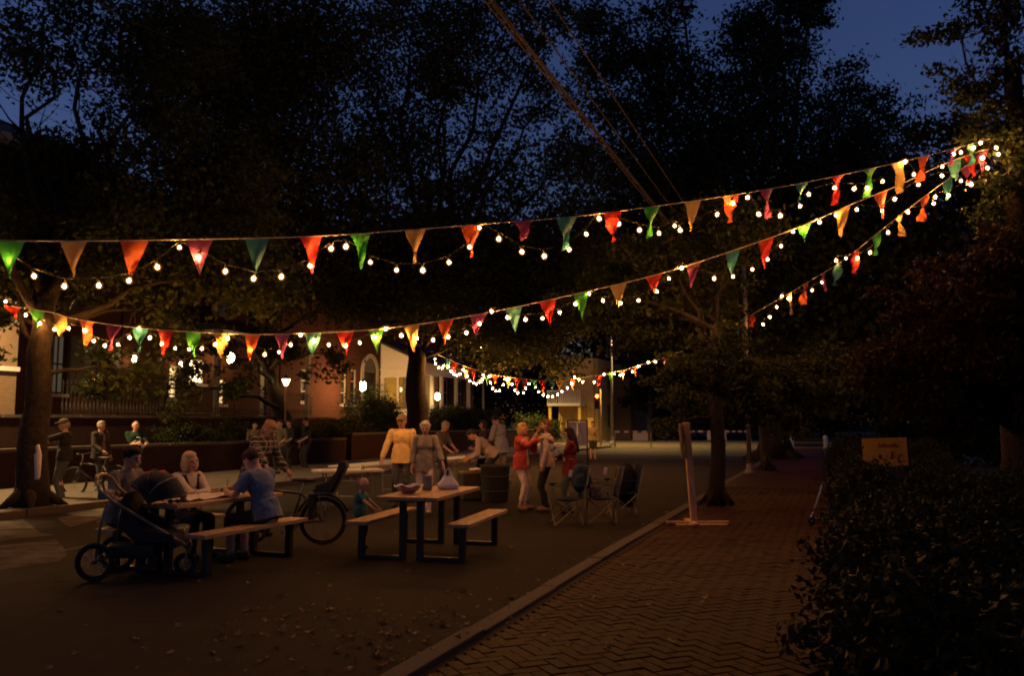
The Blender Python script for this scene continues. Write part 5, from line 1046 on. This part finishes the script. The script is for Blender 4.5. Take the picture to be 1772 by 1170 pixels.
# jogging stroller
t = thing('stroller', 'dark three wheeled jogging stroller with hooded canopy and pale frame', 'stroller', gp(197, 9.45), R(4)); s3 = t
for s_ in (-1, 1): wheel(t, V((0, s_*.3, .2)), .2, n=16)
wheel(t, V((.83, 0, .125)), .125, n=12)
for s_ in (-1, 1):
    y = s_*.25
    MB().tube([(-.05, y*.86, 1.03), (.0, y, .93), (.12, y, .83), (.28, y, .735), (.82, y*.55, .37), (.87, y*.3, .3)], .017, 8).build('frame_tube', 'champagne', t, True); MB().tube([(.08, y, .8), (.03, y*1.05, .6), (0, y*1.1, .22)], .014, 8).build('rear_strut', 'champagne', t, True)
    MB().tube([(.86, s_*.06, .34), (.85, s_*.06, .125)], .012, 8).build('fork', 'champagne', t)
    MB().ell((.0, s_*.335, .2), (.022, .012, .022)).build('reflector', 'redfab', t, True)
MB().tube([(-.05, -.215, 1.03), (-.085, -.12, 1.075), (-.09, 0, 1.085), (-.085, .12, 1.075), (-.05, .215, 1.03)], .02, 8).build('handle', 'champagne', t, True)
MB().tube([(0, -.3, .2), (0, .3, .2)], .012, 8).build('axle', 'darkmetal', t)
st2 = MB(); st2.prism([(.2, .82), (.26, .9), (.42, .52), (.74, .46), (.8, .34), (.74, .3), (.7, .38), (.36, .38), (.24, .5)], 'y', .4); st2.build('seat', 'charcoal', t)
cn = MB(); n1, n2 = 12, 8
for i in range(n1+1):
    a_ = R(10+i/n1*135)
    for j in range(n2+1): b_ = (j/n2-.5)*math.pi; rr_ = .34*(1+.02*math.sin(i*3.14)); cn.v.append((.49+rr_*math.cos(a_)*math.cos(b_)*.95, .24*math.sin(b_), .78+rr_*math.sin(a_)*(math.cos(b_)**.35 if abs(b_) < 1.56 else .02)))
cn.f = [(i*(n2+1)+j, (i+1)*(n2+1)+j, (i+1)*(n2+1)+j+1, i*(n2+1)+j+1) for i in range(n1) for j in range(n2)]; co = cn.build('canopy', 'charcoal', t, True)
for a_ in (R(12), R(50), R(95), R(140)): MB().tube([(.49+.35*math.cos(a_)*math.cos(b_)*.95, .25*math.sin(b_), .785+.35*math.sin(a_)*math.cos(b_)**.35) for b_ in [(j/8-.5)*3.0 for j in range(9)]], .008, 6).build('canopy_rib', 'galv' if .8 < a_ < 1 else 'black', co)
MB().box((.3, 0, .28), (.5, .36, .14), bev=.04).build('basket', 'black', t)
pk_ = MB(); pk_.box((-.02, -.02, .87), (.1, .24, .1), bev=.03); pk_.build('organiser', mat('printbag', (.35, .28, .33), .8, .4, 25, col2=(.08, .07, .1)), t)
# wooden sign post on cross feet
sp_ = G(1196, 906, .13); t = thing('sign_post', 'wooden post sign on flat cross feet at the brick sidewalk edge', 'sign', sp_, 0)
pm = MB(); pm.box((0, 0, .76), (.095, .095, 1.5), Euler((0, R(-3.5), 0)).to_matrix(), bev=.006); pm.build('post', 'woodpost', t)
MB().box((-.13, .02, 1.24), (.022, .62, .5), Euler((0, R(-3.5), R(-12))).to_matrix()).build('board', 'woodpost', t)
MB().box((-.105, .0, 1.24), (.03, .08, .5), Euler((0, R(-3.5), R(-12))).to_matrix()).build('batten', 'woodpost', t)
MB().box((.0, -.02, .02), (.09, .7, .035), bev=.006).build('foot', 'woodpost', t); MB().box((.3, -.05, .02), (.5, .09, .035), bev=.006).build('foot', 'woodpost', t); MB().box((-.22, -.05, .02), (.32, .09, .035), bev=.006).build('foot', 'woodpost', t)
MB().box((.12, -.02, .0), (.75, .42, .012)).build('base_board', 'woodpost', t)
# street pole
pl = G(1297, 820, .12); t = thing('street_pole', 'thin grey street pole in front of a dark trunk', 'pole', pl); MB().cyl((0, 0, 0), (0, 0, 6.2), .07, .055, 12).build('shaft', 'galv', t, True); MB().lathe((0, 0, 0), [(.14, 0), (.14, .06), (.1, .1), (.075, .3)], 12).build('base', 'galv', t); MB().box((0, -.09, 3.0), (.42, .02, .32)).build('sign_plate', 'galv', t); MB().lathe((0, 0, 6.2), [(.06, 0), (.05, .05), (.01, .09)], 12).build('cap', 'galv', t)
T5 = tree('street_tree', 'dark straight trunk just behind the thin pole', S(-1.9, 28.6, .12), D(1308, 600, 29.5), .15, [(1320, 540, 29.5, 75, 2.2), (1390, 590, 29.5, 80, 2.2), (1310, 450, 29.5, 80, 2.2), (1440, 560, 29.5, 70, 2), (1280, 620, 29.5, 45, 2)], 'leaf_dark', .18)
# notice boards on a dark frame
t = thing('notice_board', 'two pale paper notices on a dark stand in the road', 'notice board', gp(998, 31), R(0))
for x in (-.34, .36): MB().box((x, 0, .83), (.05, .05, 1.66)).build('post', 'black', t); MB().box((x, 0, .03), (.1, .6, .06)).build('foot', 'black', t)
MB().box((0, 0, 1.685), (.76, .05, .05)).build('rail', 'black', t)
for x, r_ in ((-.17, .03), (.18, -.02)):
    pnl = MB().box((x, -.045, 1.22), (.32, .012, .85), Euler((0, r_, 0)).to_matrix()).build('notice', 'paper', t)
    mk = MB()
    for q in range(9): mk.box((x-.1+q*.018+random.uniform(-.01, .01), -.054, 1.55-q*.075), (random.uniform(.03, .09), .004, .018), Euler((0, random.uniform(-.5, .5), 0)).to_matrix())
    mk.build('handwriting', 'darkmetal', pnl)
# barricades across the far end
def barricade(label, u, Y, wd, rz=0, white=False):
    t = thing('barricade', label, 'barricade', gp(u, Y), -R(rz), 'barricades closing the street')
    for s_ in (-1, 1):
        f_ = MB(); f_.tube([(s_*wd/2, -.3, .01), (s_*wd/2, 0, 1.1)], .022, 6); f_.tube([(s_*wd/2, .3, .01), (s_*wd/2, 0, 1.1)], .022, 6); f_.build('leg', 'galv', t)
    n = 8
    for i in range(n): MB().box((-wd/2+wd*(i+.5)/n, -.06, 1.0), (wd/n-.002, .03, .12)).build('rail_panel', 'darkred' if i % 2 else 'white', t)
    if white: MB().box((.2*wd, -.09, .68), (wd*.42, .02, .5)).build('paper_sign', 'paper', t)
    return t
barricade('striped barricade with a large white sign across the lit road end', 1094, 56, 2.3, 0, True)
barricade('striped barricade hidden half behind the slender tree', 1222, 58, 2.3, 5, True); barricade('striped barricade just right of the slender trunk', 1275, 58, 1.6, 5)
t = thing('sidewalk_barrier', 'low barrier with white end posts closing the far sidewalk', 'barrier', gp(1396, 50), -R(20))
for x in (-.9, .9): MB().lathe((x, 0, 0), [(.12, 0), (.12, .8), (.08, .86), (.01, .88)], 10).build('end_post', 'white', t)
for z in (.3, .62): MB().box((0, 0, z), (1.62, .05, .22)).build('board', 'slate', t)
# traffic signals
def signal(label, u, v, Y, base_u=None):
    p = D(u, v, Y); t = thing('traffic_signal', label, 'traffic light', (p.x, p.y, 0), 0); z = p.z
    MB().cyl((.25, .1, 0), (.25, .1, z+.5), .06, .05, 10).build('pole', 'woodpost', t, True); MB().box((.13, .1, z+.3), (.24, .05, .05)).box((.13, .1, z-.5), (.24, .05, .05)).build('bracket', 'galv', t)
    MB().box((0, .08, z-.35), (.34, .26, 1.05), bev=.03).build('housing', 'black', t)
    for k in range(3):
        l_ = bpy.data.objects.new('lens', MB().ell((0, -.055, z-.35*k), (.11, .03, .11)).mesh('lens', 'redlamp' if k == 0 else 'black', True)); COL.objects.link(l_); l_.parent = t
        hd_ = MB(); hd_.tube([(.13*math.cos(a_), -.1, z-.35*k+.13*math.sin(a_)) for a_ in [R(-10+q*20) for q in range(11)]], .012, 5); hd_.tube([(.13*math.cos(a_), -.16, z-.35*k+.13*math.sin(a_)) for a_ in [R(20+q*20) for q in range(8)]], .012, 5); hd_.build('visor', 'black', t)
    return t
signal('red traffic light in front of the white railed balcony', 1033, 686, 60); signal('distant red traffic light beyond the far sidewalk barrier', 1380, 690, 72)
# street lamps
def lamp(label, base, h, arm, m, power, col, spot=150):
    t = thing('street_lamp', label, 'street lamp', base); ad = V(arm)
    MB().tube([(0, 0, 0), (0, 0, h*.6), (0, 0, h-.3), ad*.3+V((0, 0, h)), ad+V((0, 0, h+.1))], [.1, .08, .06, .05, .04], 10).build('pole', 'galv', t, True); MB().lathe((0, 0, 0), [(.2, 0), (.2, .1), (.12, .3), (.1, .6)], 12).build('base', 'galv', t)
    hd_ = MB(); hd_.ell(ad+V((0, 0, h+.1)), (.34, .2, .1)); hd_.build('head', 'galv', t, True)
    MB().ell(ad+V((0, 0, h+.03)), (.22, .14, .06)).build('lens', m, t, True)
    l_ = bpy.data.lights.new('lamp_light', 'SPOT'); l_.energy = power; l_.color = col; l_.spot_size = R(spot); l_.spot_blend = .5; l_.shadow_soft_size = .15
    lo_ = bpy.data.objects.new('lamp_light', l_); COL.objects.link(lo_); lo_.parent = t; lo_.location = ad+V((0, 0, h-.12)); return t
LA = lamp('street lamp on the far sidewalk lighting the men by the trunk', V((-13.6, 20.2, .11)), 6.3, (.5, -.5, 0), 'halide', 4600, (1, .62, .25), 150)
LB = lamp('sodium street lamp lighting the intersection', S(-14.4, 60, 0), 8, (1.2, -.3, 0), 'sodium', 6500, (1, .62, .2), 150)
LC = lamp('second sodium lamp lighting the yellow corner building', S(-25, 62, 0), 7.5, (-.3, 1.2, 0), 'sodium', 9000, (1, .6, .18), 150)
# garden lamp post with flared lantern
gl_ = FA(495, 662, -19.3); t = thing('lamp_post', 'slim garden lamp post with a flared glowing lantern', 'lamp post', S(-19.3, gl_[0], .86)); zz = gl_[1]-.86
MB().cyl((0, 0, 0), (0, 0, zz-.12), .035, .03, 10).lathe((0, 0, 0), [(.08, 0), (.08, .08), (.04, .2)], 10).build('post', 'woodpost', t); MB().lathe((0, 0, zz), [(.06, -.12), (.16, .12), (.14, .12)], 8).build('lantern_glass', 'postlamp', t); MB().lathe((0, 0, zz+.121), [(.2, 0), (.05, .12), (.01, .18)], 8).build('lantern_cap', 'darkmetal', t)
# brick gate pier, yard sign, scooter, paper on the trunk
py_ = G(22, 815, .11); t = thing('gate_pier', 'pale gate pier with a stone cap at the far wall', 'gate pier', py_, -YAW); MB().box((0, 0, .6), (.42, .42, 1.2)).build('shaft', 'brick_tan', t); MB().box((0, 0, 1.24), (.52, .52, .08), bev=.01).build('cap', 'concrete', t); MB().lathe((0, 0, 1.28), [(.1, 0), (.14, .06), (.12, .16), (.02, .22)], 10).build('finial', 'concrete', t)
yp = D(1532, 800, 14.5); t = thing('yard_sign', 'orange yellow yard sign with dark red lettering above the hedge', 'sign', (yp.x, yp.y, .13), R(-14))
MB().box((0, 0, 1.02), (.69, .012, .46), Euler((0, R(-2), 0)).to_matrix()).build('panel', 'yellow', t)
for x in (-.25, .25): MB().cyl((x, .012, 0), (x, .012, .85), .006).build('stake', 'darkmetal', t)
sg = MB(); x = -.1
for q in range(9):
    hgt = random.choice((.04, .045, .07)); sg.tube([(x, -.012, 1.1), (x+.006, -.012, 1.1+hgt), (x+.018, -.012, 1.1+hgt*.5), (x+.028, -.012, 1.1)], .006, 4); x += .036
sg.build('lettering', 'darkred', t)
sg2 = MB(); sg2.box((.1, -.012, .98), (.025, .008, .09)); 
for z in (.94, .98, 1.02): sg2.box((.125, -.012, z), (.05, .008, .014))
sg2.tube([(.25+.05*math.cos(a_), -.012, .92+.06*math.sin(a_)) for a_ in [R(60+q*30) for q in range(10)]], .01, 5); sg2.build('lettering', 'darkred', t)
kp = G(1404, 912, .13); t = thing('kick_scooter', 'child kick scooter leaning out of the hedge onto the bricks', 'scooter', kp, R(28)); w1 = wheel(t, V((0, 0, .075)), .07, n=8)
MB().tube([(0, .03, .075), (.05, 0, .2), (.26, 0, .62)], .014, 8).build('stem', 'chrome', t); MB().tube([(.24, -.14, .62), (.27, 0, .63), (.24, .14, .62)], .012, 8).build('handlebar', 'black', t); MB().box((.3, 0, .1), (.46, .1, .03), bev=.01).build('deck', 'charcoal', t); wheel(t, V((.58, 0, .075)), .07, n=8)
tpp = thing('paper_roll', 'white paper strip tied to the street tree trunk', 'paper', (bT1.x+.28, bT1.y-.34, .62)); q = MB(); q.lathe((0, 0, 0), [(.035, 0), (.045, .05), (.06, .42), (.04, .5), (.035, .58), (.02, .62)], 12); q.v = [(x+.012*math.sin(z*30), y, z) for x, y, z in q.v]; q.build('roll', 'paper', tpp, True); MB().tube([(.058*math.cos(a_), .058*math.sin(a_), .43) for a_ in [R(q2*30) for q2 in range(12)]], .008, 5, True).build('string', 'rope', tpp)
# parked cars at the far cross street
def car(label, loc, rz, col):
    t = thing('parked_car', label, 'car', loc, rz, None); body = MB()
    body.prism([(-2.1, .35), (-2.15, .75), (-2.0, .9), (-1.35, .95), (.75, .92), (1.9, .82), (2.12, .65), (2.12, .35)], 'y', 1.72); bo = body.build('body', col, t); bv = bo.modifiers.new('b', 'BEVEL'); bv.width = .08; bv.segments = 3
    cb = MB(); cb.add([(-1.75, -.8, .93), (.95, -.8, .93), (.95, .8, .93), (-1.75, .8, .93), (-1.2, -.62, 1.42), (.2, -.62, 1.42), (.2, .62, 1.42), (-1.2, .62, 1.42)], [(0, 1, 5, 4), (1, 2, 6, 5), (2, 3, 7, 6), (3, 0, 4, 7)]); cb.build('windows', 'glass', t)
    MB().box((-.5, 0, 1.44), (1.44, 1.26, .05), bev=.02).build('roof', col, t)
    for x in (-1.3, 1.3):
        for y in (-.8, .8): wh = MB().lathe((0, 0, 0), [(.2, -.1), (.31, -.1), (.33, -.06), (.33, .06), (.31, .1), (.2, .1), (.18, .06)], 18).build('wheel', 'rubber', t, True); wh.location = (x, y, .33); wh.rotation_euler.x = math.pi/2; MB().lathe((0, 0, 0), [(.19, -.07), (.19, .07)], 12).build('rim', 'galv', wh)
    for y in (-.6, .6): MB().ell((2.08, y, .66), (.06, .18, .08)).build('headlight', 'white', t, True); MB().ell((-2.1, y, .74), (.05, .16, .07)).build('tail_light', 'darkred', t, True)
    return t
car('pale parked car across the intersection seen past the slender tree', gp(1150, 90), R(-20), 'galv')
car('dark blue car parked beyond the massive old tree', gp(1372, 84), R(70), mat('carblue', (.02, .04, .08), .3, 0, coat=.5))
# tiny far lights
for (u, v, Y, lab) in ((1268, 708, 75, 'left one of two small white shop lamps glowing beyond the slender tree'), (1283, 708, 75, 'right one of two small white shop lamps glowing beyond the slender tree'), (1308, 694, 75, 'single white lamp beside the thin pole far away'), (1434, 697, 80, 'bluish white lamp beyond the far hedge')):
    t = thing('shop_lamp', lab, 'lamp', D(u, v, Y)); MB().ell((0, 0, 0), (.11, .11, .13)).build('globe', 'pinlight', t, True); MB().tube([(0, 0, .12), (0, .1, .3), (0, .4, .34)], .02, 6).build('bracket', 'darkmetal', t)
print('leaves', NLEAF[0], 'people', NP[0])
